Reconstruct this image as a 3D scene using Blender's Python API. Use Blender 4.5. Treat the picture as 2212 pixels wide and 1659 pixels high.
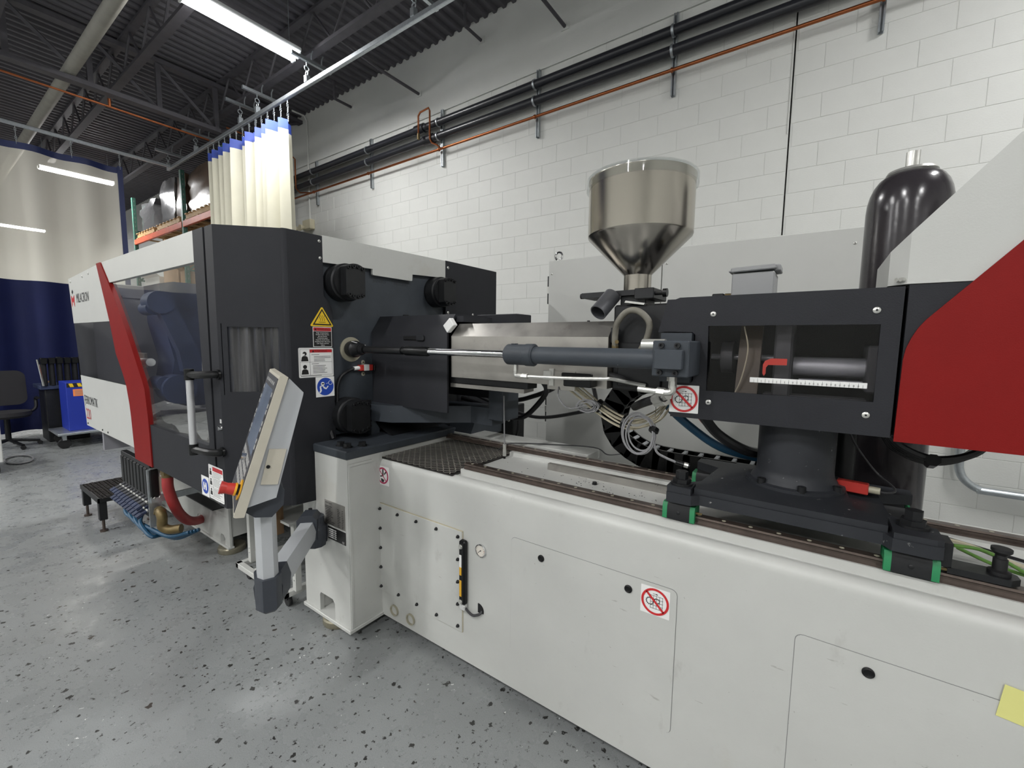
import bpy, math, random
from mathutils import Vector, Matrix
from mathutils.geometry import tessellate_polygon
random.seed(7)
S = bpy.context.scene
COL = S.collection
for o in list(bpy.data.objects): bpy.data.objects.remove(o)

# ------------------------------------------------------------------ camera
FPX, YAW, PITCH, ROLL = 933.66, math.radians(-35.2423), math.radians(5.6597), math.radians(0.7041)
fw = Vector((math.sin(YAW)*math.cos(PITCH), math.cos(YAW)*math.cos(PITCH), -math.sin(PITCH)))
rt = Vector((math.cos(YAW), -math.sin(YAW), 0)); up = rt.cross(fw)
rt2 = rt*math.cos(ROLL)+up*math.sin(ROLL); up2 = -rt*math.sin(ROLL)+up*math.cos(ROLL)
cam = bpy.data.cameras.new('camera'); cam.sensor_width = 36; cam.lens = FPX/2212*36; cam.clip_start = .02; cam.clip_end = 200
co = bpy.data.objects.new('camera', cam); COL.objects.link(co)
M = Matrix((rt2, up2, -fw)).transposed().to_4x4(); M.translation = (0, 0, 1.6); co.matrix_world = M
S.camera = co

# ------------------------------------------------------------------ world, exposure
w = bpy.data.worlds.new('world'); S.world = w; w.use_nodes = True
w.node_tree.nodes['Background'].inputs[0].default_value = (.9, .95, 1, 1)
w.node_tree.nodes['Background'].inputs[1].default_value = .05
S.view_settings.view_transform = 'Standard'; S.view_settings.look = 'None'
S.view_settings.gamma = 1; S.view_settings.use_curve_mapping = False
S.view_settings.exposure = 0.32
LAMP_W = 88.0          # watts of each two-tube fixture

# ------------------------------------------------------------------ materials
def lin(h):
    h = h.lstrip('#'); c = [int(h[i:i+2], 16)/255 for i in (0, 2, 4)]
    return tuple(x/12.92 if x <= .04045 else ((x+.055)/1.055)**2.4 for x in c)+(1,)
MATS = {}
def mat(name, col, rough=.5, metal=0, var=0, vscale=8, bump=0, bscale=60, spec=.5, alpha=None, emit=None, stretch=None, trans=0, rvar=0, coat=0):
    m = bpy.data.materials.new(name); m.use_nodes = True
    nt = m.node_tree; n = nt.nodes; b = n['Principled BSDF']; L = nt.links
    c = lin(col) if isinstance(col, str) else tuple(col)+(1,)
    b.inputs['Base Color'].default_value = c; b.inputs['Roughness'].default_value = rough; b.inputs['Metallic'].default_value = metal
    b.inputs['Specular IOR Level'].default_value = spec
    if coat: b.inputs['Coat Weight'].default_value = coat; b.inputs['Coat Roughness'].default_value = .15
    if alpha is not None: b.inputs['Alpha'].default_value = alpha
    if trans: b.inputs['Transmission Weight'].default_value = trans
    if emit: b.inputs['Emission Color'].default_value = c; b.inputs['Emission Strength'].default_value = emit
    if var or bump or rvar:
        tc = n.new('ShaderNodeTexCoord'); mp = n.new('ShaderNodeMapping'); L.new(tc.outputs['Object'], mp.inputs[0])
        if stretch: mp.inputs['Scale'].default_value = stretch
    if var or rvar:
        no = n.new('ShaderNodeTexNoise'); no.inputs['Scale'].default_value = vscale; no.inputs['Detail'].default_value = 6; no.inputs['Roughness'].default_value = .6
        L.new(mp.outputs[0], no.inputs[0])
    if var:
        r = n.new('ShaderNodeValToRGB'); L.new(no.outputs[0], r.inputs[0])
        r.color_ramp.elements[0].position = .3; r.color_ramp.elements[1].position = .7
        r.color_ramp.elements[0].color = tuple(x*(1-var) for x in c[:3])+(1,); r.color_ramp.elements[1].color = tuple(min(1, x*(1+var)) for x in c[:3])+(1,)
        L.new(r.outputs[0], b.inputs['Base Color'])
    if rvar:
        mr = n.new('ShaderNodeMapRange'); L.new(no.outputs[0], mr.inputs[0]); mr.inputs[1].default_value = .3; mr.inputs[2].default_value = .7
        mr.inputs[3].default_value = max(.02, rough-rvar); mr.inputs[4].default_value = min(1, rough+rvar); L.new(mr.outputs[0], b.inputs['Roughness'])
    if bump:
        no2 = n.new('ShaderNodeTexNoise'); no2.inputs['Scale'].default_value = bscale; no2.inputs['Detail'].default_value = 3; L.new(mp.outputs[0], no2.inputs[0])
        bp = n.new('ShaderNodeBump'); bp.inputs['Strength'].default_value = bump; bp.inputs['Distance'].default_value = .004
        L.new(no2.outputs[0], bp.inputs['Height']); L.new(bp.outputs[0], b.inputs['Normal'])
    MATS[name] = m; return m

def mix_nodes(m):
    nt = m.node_tree; return nt, nt.nodes, nt.links, nt.nodes['Principled BSDF']

def floor_material():
    m = mat('floor_epoxy', '#868989', .3, var=.03, vscale=6, rvar=.14)
    nt, n, L, b = mix_nodes(m)
    tc = n.new('ShaderNodeTexCoord')
    base = b.inputs['Base Color'].links[0].from_socket
    # fine mottling
    no = n.new('ShaderNodeTexNoise'); no.inputs['Scale'].default_value = 260; L.new(tc.outputs['Object'], no.inputs[0])
    mx = n.new('ShaderNodeMixRGB'); mx.blend_type = 'MULTIPLY'; mx.inputs[0].default_value = .35
    r = n.new('ShaderNodeValToRGB'); r.color_ramp.elements[0].position = .35; r.color_ramp.elements[0].color = (.55, .55, .55, 1); r.color_ramp.elements[1].position = .6
    L.new(no.outputs[0], r.inputs[0]); L.new(base, mx.inputs[1]); L.new(r.outputs[0], mx.inputs[2])
    cur = mx.outputs[0]
    def spots(scale, thr, mask_scale, m0, m1, colr, seed, warp=.03):
        mp = n.new('ShaderNodeMapping'); mp.inputs['Location'].default_value = (seed, seed*1.7, 0); L.new(tc.outputs['Object'], mp.inputs[0])
        wn = n.new('ShaderNodeTexNoise'); wn.inputs['Scale'].default_value = scale*2.2; L.new(mp.outputs[0], wn.inputs[0])
        sc = n.new('ShaderNodeVectorMath'); sc.operation = 'SCALE'; sc.inputs['Scale'].default_value = warp; L.new(wn.outputs['Color'], sc.inputs[0])
        ad = n.new('ShaderNodeVectorMath'); L.new(mp.outputs[0], ad.inputs[0]); L.new(sc.outputs[0], ad.inputs[1])
        v = n.new('ShaderNodeTexVoronoi'); v.inputs['Scale'].default_value = scale; L.new(ad.outputs[0], v.inputs['Vector'])
        sz = n.new('ShaderNodeMath'); sz.operation = 'MULTIPLY'; sp = n.new('ShaderNodeSeparateColor'); L.new(v.outputs['Color'], sp.inputs[0])
        p = n.new('ShaderNodeMath'); p.operation = 'POWER'; p.inputs[1].default_value = 2.2; L.new(sp.outputs[0], p.inputs[0])
        L.new(p.outputs[0], sz.inputs[0]); sz.inputs[1].default_value = thr
        lt = n.new('ShaderNodeMath'); lt.operation = 'LESS_THAN'; L.new(v.outputs['Distance'], lt.inputs[0]); L.new(sz.outputs[0], lt.inputs[1])
        mk = n.new('ShaderNodeTexNoise'); mk.inputs['Scale'].default_value = mask_scale; L.new(mp.outputs[0], mk.inputs[0])
        mr = n.new('ShaderNodeMapRange'); L.new(mk.outputs[0], mr.inputs[0]); mr.inputs[1].default_value = m0; mr.inputs[2].default_value = m1
        g = n.new('ShaderNodeMath'); g.operation = 'GREATER_THAN'; L.new(mr.outputs[0], g.inputs[0]); L.new(sp.outputs[1], g.inputs[1])
        mu = n.new('ShaderNodeMath'); mu.operation = 'MULTIPLY'; L.new(lt.outputs[0], mu.inputs[0]); L.new(g.outputs[0], mu.inputs[1])
        m2 = n.new('ShaderNodeMixRGB'); L.new(mu.outputs[0], m2.inputs[0]); L.new(cur, m2.inputs[1]); m2.inputs[2].default_value = colr
        return m2.outputs[0]
    cur = spots(30, .36, .8, .30, .62, (.030, .030, .028, 1), 3.3)
    cur = spots(14, .22, .9, .46, .80, (.045, .038, .032, 1), 9.1, .06)
    cur = spots(70, .40, .8, .25, .62, (.06, .06, .06, 1), 5.7)
    cur = spots(45, .20, 1.1, .45, .85, (.75, .75, .73, 1), 1.9)
    # big soft scuffs
    sc = n.new('ShaderNodeTexNoise'); sc.inputs['Scale'].default_value = 2.4; sc.inputs['Detail'].default_value = 9; L.new(tc.outputs['Object'], sc.inputs[0])
    r2 = n.new('ShaderNodeValToRGB'); r2.color_ramp.elements[0].position = .36; r2.color_ramp.elements[0].color = (.86, .86, .85, 1); r2.color_ramp.elements[1].position = .5
    L.new(sc.outputs[0], r2.inputs[0])
    m3 = n.new('ShaderNodeMixRGB'); m3.blend_type = 'MULTIPLY'; m3.inputs[0].default_value = 0.0; L.new(cur, m3.inputs[1]); L.new(r2.outputs[0], m3.inputs[2])
    L.new(m3.outputs[0], b.inputs['Base Color'])
    return m
floor_material()

def grimy(m, scale, lo, hi, colr, amt, stretch=(1, 1, 1)):
    """dirt blotches of their own shape over a paint"""
    nt, n, L, b = mix_nodes(m)
    src = b.inputs['Base Color']
    tc = n.new('ShaderNodeTexCoord'); mp = n.new('ShaderNodeMapping'); mp.inputs['Scale'].default_value = stretch; mp.inputs['Location'].default_value = (scale, 2.1, .7)
    L.new(tc.outputs['Object'], mp.inputs[0])
    no = n.new('ShaderNodeTexNoise'); no.inputs['Scale'].default_value = scale; no.inputs['Detail'].default_value = 8; no.inputs['Roughness'].default_value = .65; L.new(mp.outputs[0], no.inputs[0])
    mr = n.new('ShaderNodeMapRange'); mr.inputs[1].default_value = lo; mr.inputs[2].default_value = hi; mr.inputs[4].default_value = amt; L.new(no.outputs[0], mr.inputs[0])
    mx = n.new('ShaderNodeMixRGB'); L.new(mr.outputs[0], mx.inputs[0]); mx.inputs[2].default_value = colr
    if src.links: L.new(src.links[0].from_socket, mx.inputs[1])
    else: mx.inputs[1].default_value = src.default_value
    L.new(mx.outputs[0], src)

def clear(name, tint, haze=.0, rough=.03, hazecol=(.55, .55, .52, 1), streak=0):
    """clear plastic sheet: straight-through light, a Fresnel reflection and a share of milky haze"""
    m = bpy.data.materials.new(name); m.use_nodes = True; nt = m.node_tree; n = nt.nodes; L = nt.links
    for x in list(n): n.remove(x)
    out = n.new('ShaderNodeOutputMaterial'); t = n.new('ShaderNodeBsdfTransparent'); t.inputs[0].default_value = tint
    g = n.new('ShaderNodeBsdfGlossy'); g.inputs['Roughness'].default_value = rough
    fr = n.new('ShaderNodeFresnel'); fr.inputs[0].default_value = 1.35
    mx = n.new('ShaderNodeMixShader'); ge = n.new('ShaderNodeNewGeometry'); iv = n.new('ShaderNodeMath'); iv.operation = 'SUBTRACT'; iv.inputs[0].default_value = 1; L.new(ge.outputs['Backfacing'], iv.inputs[1])
    mu = n.new('ShaderNodeMath'); mu.operation = 'MULTIPLY'; L.new(fr.outputs[0], mu.inputs[0]); L.new(iv.outputs[0], mu.inputs[1]); L.new(mu.outputs[0], mx.inputs[0]); L.new(t.outputs[0], mx.inputs[1]); L.new(g.outputs[0], mx.inputs[2])
    last = mx.outputs[0]
    if haze:
        d = n.new('ShaderNodeBsdfDiffuse'); d.inputs[0].default_value = hazecol; m2 = n.new('ShaderNodeMixShader'); m2.inputs[0].default_value = haze
        L.new(last, m2.inputs[1]); L.new(d.outputs[0], m2.inputs[2]); last = m2.outputs[0]
        if streak:
            tc = n.new('ShaderNodeTexCoord'); mp = n.new('ShaderNodeMapping'); mp.inputs['Scale'].default_value = (30, 30, 1.2); L.new(tc.outputs['Object'], mp.inputs[0])
            no = n.new('ShaderNodeTexNoise'); no.inputs['Scale'].default_value = 1; no.inputs['Detail'].default_value = 4; L.new(mp.outputs[0], no.inputs[0])
            mr = n.new('ShaderNodeMapRange'); mr.inputs[1].default_value = .4; mr.inputs[2].default_value = .7; mr.inputs[3].default_value = haze*.3; mr.inputs[4].default_value = haze+streak; L.new(no.outputs[0], mr.inputs[0]); L.new(mr.outputs[0], m2.inputs[0])
    L.new(last, out.inputs[0])
    MATS[name] = m; return m

mat('wall_paint', '#d3d4d0', .55, var=.03, vscale=3, bump=.25, bscale=90)
mat('mortar', '#cbccc8', .7)
mat('ceiling_paint', '#545257', .6, var=.12, vscale=5)
mat('steel_dark', '#4c4a4f', .6, var=.15, vscale=9)
mat('white_paint', '#bdbeba', .42, var=.035, vscale=4, bump=.06, bscale=180)
grimy(MATS['white_paint'], 1.6, .62, .68, (.38, .34, .26, 1), .18)
grimy(MATS['white_paint'], 7, .62, .74, (.28, .27, .25, 1), .40, (1, 1, .5))
grimy(MATS['white_paint'], 55, .70, .72, (.16, .14, .12, 1), .75)
grimy(MATS['white_paint'], 24, .67, .70, (.22, .20, .18, 1), .45, (.25, 1, 1.6))
mat('white_clean', '#bdbeba', .45, var=.02, vscale=5, bump=.08, bscale=250)
mat('dark_paint', '#28292d', .55, spec=.22, var=.08, vscale=6, bump=.18, bscale=320)
mat('platen_paint', '#393e44', .5, spec=.35, var=.16, vscale=5, bump=.12, bscale=60)
grimy(MATS['platen_paint'], 26, .70, .74, (.45, .45, .43, 1), .6)
mat('carriage_paint', '#2a2c30', .5, spec=.3, var=.12, vscale=7, bump=.08, bscale=90)
grimy(MATS['carriage_paint'], 40, .66, .70, (.40, .40, .38, 1), .7)
mat('red_paint', '#7a1412', .55, spec=.18, var=.05, vscale=6, bump=.12, bscale=320)
mat('black_plastic', '#0e0f10', .35, spec=.3, var=.1)
mat('black_rubber', '#131315', .55)
mat('black_steel', '#1c1d1f', .45, metal=.3, var=.2, vscale=20)
mat('grey_plastic', '#c7c8c6', .5, var=.02)
mat('grey_arm', '#a9acaf', .45, var=.02)
mat('arm_dark', '#33373e', .5)
mat('beige_metal', '#b5b0a2', .5, var=.05)
mat('stainless', '#a8a39a', .17, metal=1, rvar=.03, vscale=3, stretch=(6, 6, .3))
_nt, _n, _L, _b = mix_nodes(MATS['stainless']); _b.inputs['Anisotropic'].default_value = .75
_t = _n.new('ShaderNodeTangent'); _t.direction_type = 'RADIAL'; _t.axis = 'Z'; _L.new(_t.outputs[0], _b.inputs['Tangent'])
mat('box_grey', '#8b8c8d', .45, var=.03)
mat('screw_steel', '#b9bbc2', .3, metal=.5)
mat('collar_grey', '#4b4c50', .45, metal=.2)
mat('chrome', '#d9d9da', .12, metal=1)
mat('galvanised', '#b6bcc0', .38, metal=.85, var=.12, vscale=30)
mat('aluminium', '#a9a6a0', .36, metal=.8, var=.12, vscale=5, rvar=.1)
grimy(MATS['aluminium'], 9, .58, .75, (.22, .2, .18, 1), .5)
mat('bar_aluminium', '#cdced0', .35, metal=.6)
mat('zinc', '#c9c9c4', .33, metal=.7, var=.1, vscale=40)
mat('rail_steel', '#554b45', .4, metal=.6, var=.3, vscale=14)
mat('foot_steel', '#8b8674', .4, metal=.5, var=.15, vscale=15)
mat('copper', '#a05f3c', .34, metal=.9, var=.15, vscale=10)
mat('brass', '#6c5d3c', .45, metal=.5, var=.2, vscale=20)
mat('pipe_black', '#26272c', .3, var=.1)
mat('duct_pale', '#8f8d85', .6, var=.1)
mat('diamond', '#3c3937', .38, metal=.75, var=.3, vscale=8)
mat('diamond_lug', '#c0bcb4', .3, metal=.85, var=.15, vscale=25)  # lighter than the plate metal: the lugs' reflection is put into the colour
mat('cabinet_grey', '#bcbdb9', .45, var=.025, vscale=3, bump=.05, bscale=200)
grimy(MATS['cabinet_grey'], 5, .64, .75, (.33, .31, .28, 1), .15, (1, 1, .4))
mat('accumulator', '#302d30', .2, var=.08, vscale=10, bump=.10, bscale=40)
mat('curtain_cream', '#c4c1af', .6, var=.04, vscale=3)
mat('curtain_blue', '#263f94', .6)
mat('curtain_navy', '#131a42', .6, spec=.2, var=.1, vscale=2)
mat('hem_navy', '#1b2755', .55)
clear('vinyl', (.90, .88, .82, 1), .60, .2, (.86, .83, .74, 1))
clear('window_clear', (.97, .98, .98, 1), .015, .03)
clear('window_smoke', (.86, .85, .85, 1), .0, .03)
clear('window_streak', (.6, .6, .6, 1), .03, .25, (.5, .5, .5, 1), .12)
clear('lid_clear', (.95, .96, .96, 1), .025, .06)
mat('sticker_white', '#e6e6e4', .4)
mat('sign_red', '#c3272b', .4); mat('sign_magenta', '#ad2f57', .4); mat('sign_blue', '#2346a6', .4); mat('sign_yellow', '#e2bd24', .4)
mat('print_black', '#141414', .5); mat('print_grey', '#7b7b7b', .5); mat('print_red', '#b5222a', .45)
mat('note_yellow', '#d6d486', .7); mat('orange_paint', '#b84d29', .5, var=.15); mat('rack_green', '#3f6a5c', .5, var=.15)
mat('orange_label', '#f08b4e', .5); mat('box_card', '#9a7a57', .75, var=.12, vscale=6); mat('box_white', '#d9d7d0', .6)
mat('pallet_wood', '#a9885b', .7, var=.25, vscale=12, stretch=(1, 6, 6)); mat('wood_dark', '#6d543a', .7, var=.35, vscale=9, stretch=(6, 6, 1))
mat('silver_wrap', '#d8d8da', .16, metal=.9, bump=1.0, bscale=9)
mat('brown_wrap', '#5a4738', .3, bump=.8, bscale=10, var=.3, vscale=5)
mat('hose_red', '#9a3030', .5, var=.1); mat('hose_blue', '#1c4763', .45, var=.1); mat('hose_beige', '#716e64', .6, var=.25, vscale=20)
mat('hose_black', '#1b1b1d', .45); mat('cable_grey', '#858587', .5); mat('cable_dark', '#3a3a3c', .5); mat('cable_green', '#5f8a3c', .5); mat('cable_beige', '#b9b19a', .6)
mat('switch_red', '#b5342d', .4); mat('switch_yellow', '#e0a62a', .4); mat('cart_blue', '#1a3096', .45); mat('fabric_black', '#17161a', .8, bump=.3, bscale=200)
mat('screen', '#6f7a8c', .2, var=.25, vscale=7); mat('key_dark', '#3a3b3f', .5); mat('key_light', '#9a9a98', .5)
mat('tube_glow', '#ffffff', .5, emit=34); mat('fixture_white', '#dfe2e4', .4); mat('level_yellow', '#d9a62a', .3); mat('dial_white', '#dcd6cc', .4)
mat('guide_green', '#1d7a4b', .5); mat('dark_hole', '#0b0b0b', .8); mat('bulkhead_grey', '#84848a', .55, var=.05); mat('mould_navy', '#2b3550', .5, var=.2, vscale=6)
mat('wrap_clear', '#b9b9b6', .2, alpha=.55, bump=1, bscale=14); mat('emergency_beige', '#c9c2a8', .5); mat('tan_plate', '#a39f8c', .5, var=.1)
mat('amber_cover', '#3b2c12', .4, var=.2); mat('pointer_red', '#e0483c', .4); mat('indicator_red', '#ff5a48', .4, emit=2)

# ------------------------------------------------------------------ mesh helpers
class MB:
    def __init__(s, m=None):
        s.v = []; s.f = []; s.mi = []; s.mats = []; s.cur = 0; s.M = None
        if m: s.mat(m)
    def mat(s, m):
        if m not in s.mats: s.mats.append(m)
        s.cur = s.mats.index(m); return s
    def add(s, vs, fs):
        k = len(s.v)
        for p in vs:
            p = Vector(p); s.v.append(s.M @ p if s.M else p)
        for f in fs: s.f.append([i+k for i in f]); s.mi.append(s.cur)
        return s
    def box(s, x0, x1, y0, y1, z0, z1, b=0):
        x0, x1 = sorted((x0, x1)); y0, y1 = sorted((y0, y1)); z0, z1 = sorted((z0, z1))
        if b <= 0:
            vs = [(x, y, z) for x in (x0, x1) for y in (y0, y1) for z in (z0, z1)]
            return s.add(vs, [(0, 1, 3, 2), (4, 6, 7, 5), (0, 4, 5, 1), (2, 3, 7, 6), (0, 2, 6, 4), (1, 5, 7, 3)])
        b = min(b, (x1-x0)/2.01, (y1-y0)/2.01, (z1-z0)/2.01)
        vs = []; idx = {}
        for i, (x, sx) in enumerate(((x0, 1), (x1, -1))):
            for j, (y, sy) in enumerate(((y0, 1), (y1, -1))):
                for k, (z, sz) in enumerate(((z0, 1), (z1, -1))):
                    for a, p in enumerate(((x, y+sy*b, z+sz*b), (x+sx*b, y, z+sz*b), (x+sx*b, y+sy*b, z))):
                        idx[i, j, k, a] = len(vs); vs.append(p)
        fs = []
        for i in (0, 1): fs.append([idx[i, j, k, 0] for j, k in ((0, 0), (0, 1), (1, 1), (1, 0))])
        for j in (0, 1): fs.append([idx[i, j, k, 1] for i, k in ((0, 0), (0, 1), (1, 1), (1, 0))])
        for k in (0, 1): fs.append([idx[i, j, k, 2] for i, j in ((0, 0), (0, 1), (1, 1), (1, 0))])
        for i in (0, 1):
            for j in (0, 1): fs.append([idx[i, j, 0, 0], idx[i, j, 1, 0], idx[i, j, 1, 1], idx[i, j, 0, 1]])
        for i in (0, 1):
            for k in (0, 1): fs.append([idx[i, 0, k, 0], idx[i, 1, k, 0], idx[i, 1, k, 2], idx[i, 0, k, 2]])
        for j in (0, 1):
            for k in (0, 1): fs.append([idx[0, j, k, 1], idx[1, j, k, 1], idx[1, j, k, 2], idx[0, j, k, 2]])
        for i in (0, 1):
            for j in (0, 1):
                for k in (0, 1): fs.append([idx[i, j, k, a] for a in (0, 1, 2)])
        return s.add(vs, fs)
    def prism(s, pts, ax, a, b, holes=()):
        P = {'x': lambda p, t: (t, p[0], p[1]), 'y': lambda p, t: (p[0], t, p[1]), 'z': lambda p, t: (p[0], p[1], t)}[ax]
        loops = [list(pts)]+[list(h) for h in holes]
        allp = [p for l in loops for p in l]; n = len(allp)
        vs = [P(p, a) for p in allp]+[P(p, b) for p in allp]
        fs = []
        if holes or len(pts) > 4:
            tri = tessellate_polygon([[Vector((p[0], p[1], 0)) for p in l] for l in loops])
            for t in tri: fs.append(list(t)); fs.append([i+n for i in t])
        else:
            fs.append(list(range(n))); fs.append([i+n for i in range(n)])
        k = 0
        for l in loops:
            m = len(l)
            for i in range(m): fs.append((k+i, k+(i+1) % m, k+(i+1) % m+n, k+i+n))
            k += m
        return s.add(vs, fs)
    def cyl(s, p0, p1, r, n=16, r2=None, cap=True):
        p0 = Vector(p0); p1 = Vector(p1); d = (p1-p0).normalized()
        a = d.orthogonal().normalized(); c = d.cross(a); r2 = r if r2 is None else r2
        vs = []
        for k in range(n):
            t = 2*math.pi*(k+.5)/n; e = a*math.cos(t)+c*math.sin(t); vs += [p0+e*r, p1+e*r2]
        fs = [(2*k, 2*((k+1) % n), 2*((k+1) % n)+1, 2*k+1) for k in range(n)]
        if cap: fs += [[2*k for k in range(n)][::-1], [2*k+1 for k in range(n)]]
        return s.add(vs, fs)
    def lathe(s, prof, c, ax='z', n=32, close=False):
        c = Vector(c); E = {'x': ((0, 1, 0), (0, 0, 1), (1, 0, 0)), 'y': ((0, 0, 1), (1, 0, 0), (0, 1, 0)), 'z': ((1, 0, 0), (0, 1, 0), (0, 0, 1))}
        a, b, d = (Vector(q) for q in (E[ax] if isinstance(ax, str) else ax))
        vs = []; m = len(prof)
        for k in range(n):
            t = 2*math.pi*k/n; e = a*math.cos(t)+b*math.sin(t)
            for r, h in prof: vs.append(c+e*r+d*h)
        fs = []
        for k in range(n):
            k2 = (k+1) % n
            for i in range(m-1 if not close else m):
                j = (i+1) % m; fs.append((k*m+i, k2*m+i, k2*m+j, k*m+j))
        if not close:
            for i in (0, m-1):
                if prof[i][0] > 1e-5: fs.append([k*m+i for k in range(n)])
        return s.add(vs, fs)
    def tube(s, pts, r, n=8, sub=6, smooth=True, cap=True):
        P = [Vector(p) for p in pts]
        if smooth and len(P) > 2:
            Q = []
            for i in range(len(P)-1):
                p0 = P[i-1] if i else P[i]*2-P[i+1]; p1 = P[i]; p2 = P[i+1]; p3 = P[i+2] if i+2 < len(P) else P[i+1]*2-P[i]
                for k in range(sub):
                    t = k/sub; Q.append(.5*((2*p1)+(p2-p0)*t+(2*p0-5*p1+4*p2-p3)*t*t+(3*p1-p0-3*p2+p3)*t**3))
            Q.append(P[-1]); P = Q
        vs = []; m = len(P); a = None
        for i, p in enumerate(P):
            d = (P[min(i+1, m-1)]-P[max(i-1, 0)]).normalized()
            a = d.orthogonal().normalized() if a is None else (a-d*a.dot(d)).normalized()
            c = d.cross(a)
            for k in range(n):
                t = 2*math.pi*k/n; vs.append(p+(a*math.cos(t)+c*math.sin(t))*r)
        fs = [(i*n+k, i*n+(k+1) % n, (i+1)*n+(k+1) % n, (i+1)*n+k) for i in range(m-1) for k in range(n)]
        if cap: fs += [list(range(n))[::-1], [(m-1)*n+k for k in range(n)]]
        return s.add(vs, fs)
    def ring(s, c, ax, R, r, n=24, m=8):
        prof = [(R+r*math.cos(2*math.pi*k/m), r*math.sin(2*math.pi*k/m)) for k in range(m)]
        return s.lathe(prof, c, ax, n, close=True)
    def text(s, body, size, M, align='LEFT', ext=0.0, sx=1.0):
        cu = bpy.data.curves.new('lettering', 'FONT'); cu.body = body; cu.size = size; cu.align_x = align; cu.resolution_u = 2
        ob = bpy.data.objects.new('lettering', cu)
        me = bpy.data.meshes.new_from_object(ob)
        old = s.M; s.M = (old @ M if old else M) @ Matrix.Diagonal((sx, 1, 1, 1))
        s.add([v.co.copy() for v in me.vertices], [list(p.vertices) for p in me.polygons]); s.M = old
        bpy.data.objects.remove(ob); bpy.data.curves.remove(cu); bpy.data.meshes.remove(me)
        return s
    def build(s, name, m=None, parent=None, angle=35):
        me = bpy.data.meshes.new(name); me.from_pydata([tuple(v) for v in s.v], [], s.f)
        mats = s.mats or [m]
        for x in mats: me.materials.append(MATS[x])
        if len(mats) > 1: me.polygons.foreach_set('material_index', s.mi)
        import bmesh
        bm = bmesh.new(); bm.from_mesh(me); bmesh.ops.recalc_face_normals(bm, faces=bm.faces); bm.to_mesh(me); bm.free()
        me.polygons.foreach_set('use_smooth', [True]*len(me.polygons)); me.set_sharp_from_angle(angle=math.radians(angle))
        o = bpy.data.objects.new(name, me); COL.objects.link(o)
        if parent: adopt(o, parent)
        return o

def carve(o, cutter):
    md = o.modifiers.new('cut', 'BOOLEAN'); md.object = cutter; md.operation = 'DIFFERENCE'; md.solver = 'EXACT'
    bpy.context.view_layer.update(); ev = o.evaluated_get(bpy.context.evaluated_depsgraph_get()); me = bpy.data.meshes.new_from_object(ev)
    o.modifiers.clear(); o.data = me; bpy.data.objects.remove(cutter)
def world_of(p):
    m = Matrix.Translation(p.location) @ p.rotation_euler.to_matrix().to_4x4() if p.parent is None else Matrix.Identity(4)
    return m
def adopt(o, p):
    o.parent = p
    o.matrix_parent_inverse = world_of(p).inverted()
def tag(o, label=None, cat=None, group=None, kind=None):
    if label: o['label'] = label
    if cat: o['category'] = cat
    if group: o['group'] = group
    if kind: o['kind'] = kind
    return o
def thing(name, loc, label, cat, group=None):
    o = bpy.data.objects.new(name, None); COL.objects.link(o); o.location = loc; o.empty_display_size = .1
    return tag(o, label, cat, group)
def struct(o): o['kind'] = 'structure'; return o
def copy_tree(o, loc, label=None, parent=None):
    c = o.copy(); COL.objects.link(c)
    if parent:
        mi = o.matrix_parent_inverse.copy(); c.parent = parent; c.matrix_parent_inverse = mi
    else: c.location = loc
    if label: c['label'] = label
    for ch in o.children: copy_tree(ch, None, None, c)
    return c
def frame(o, r, u):
    r = Vector(r).normalized(); u = Vector(u).normalized(); nn = r.cross(u)
    m = Matrix((r, u, nn)).transposed().to_4x4(); m.translation = o; return m
def rrect(x0, x1, z0, z1, r, n=4):
    pts = []
    for cx, cz, a0 in ((x1-r, z1-r, 0), (x0+r, z1-r, 90), (x0+r, z0+r, 180), (x1-r, z0+r, 270)):
        for k in range(n+1):
            t = math.radians(a0+90*k/n); pts.append((cx+r*math.cos(t), cz+r*math.sin(t)))
    return pts
def circ(cx, cy, r, n=24, a0=0, a1=360):
    return [(cx+r*math.cos(math.radians(a0+(a1-a0)*k/n)), cy+r*math.sin(math.radians(a0+(a1-a0)*k/n))) for k in range(n+(a1-a0 != 360))]
T = Matrix.Translation
# ================================================================== the room
XL, XR, YF, YB, ZC = -26.0, 6.0, -9.0, 4.8, 5.84
struct(MB().box(XL, XR, YF, YB+.2, -.1, 0).build('floor', 'floor_epoxy'))
wb = struct(MB().box(XL, -.3585, YB+.004, YB+.18, 0, ZC+.12).box(-.3465, XR, YB+.004, YB+.18, 0, ZC+.12).box(XL, XR, YB+.18, YB+.2, 0, ZC+.12).build('wall_back', 'mortar'))
struct(MB().box(XL-.2, XL, YF, YB+.2, 0, ZC+.1).build('wall_left', 'wall_paint'))
struct(MB().box(XR, XR+.2, YF, YB+.2, 0, ZC+.1).build('wall_right', 'wall_paint'))
struct(MB().box(XL, XR, YF-.2, YF, 0, ZC+.1).build('wall_front', 'wall_paint'))
# corrugated roof deck, ribs running towards the back wall
m = MB(); P = .1524; prof = []
x = XL
while x < XR:
    prof += [(x, ZC), (x+.045, ZC), (x+.068, ZC+.04), (x+.13, ZC+.04)]; x += P
vs = []; 
for (px, pz) in prof: vs += [(px, YF, pz), (px, YB+.004, pz)]
m.add(vs, [(2*i, 2*i+2, 2*i+3, 2*i+1) for i in range(len(prof)-1)])
m.box(XL, XR, YF, YB+.1, ZC+.06, ZC+.12)
struct(m.build('ceiling', 'ceiling_paint', angle=20))
# smooth plastered band above the blockwork
MB().box(XL, XR, YB-.004, YB+.004, 4.92, ZC+.05).build('plaster_band', 'wall_paint', wb)
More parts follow.
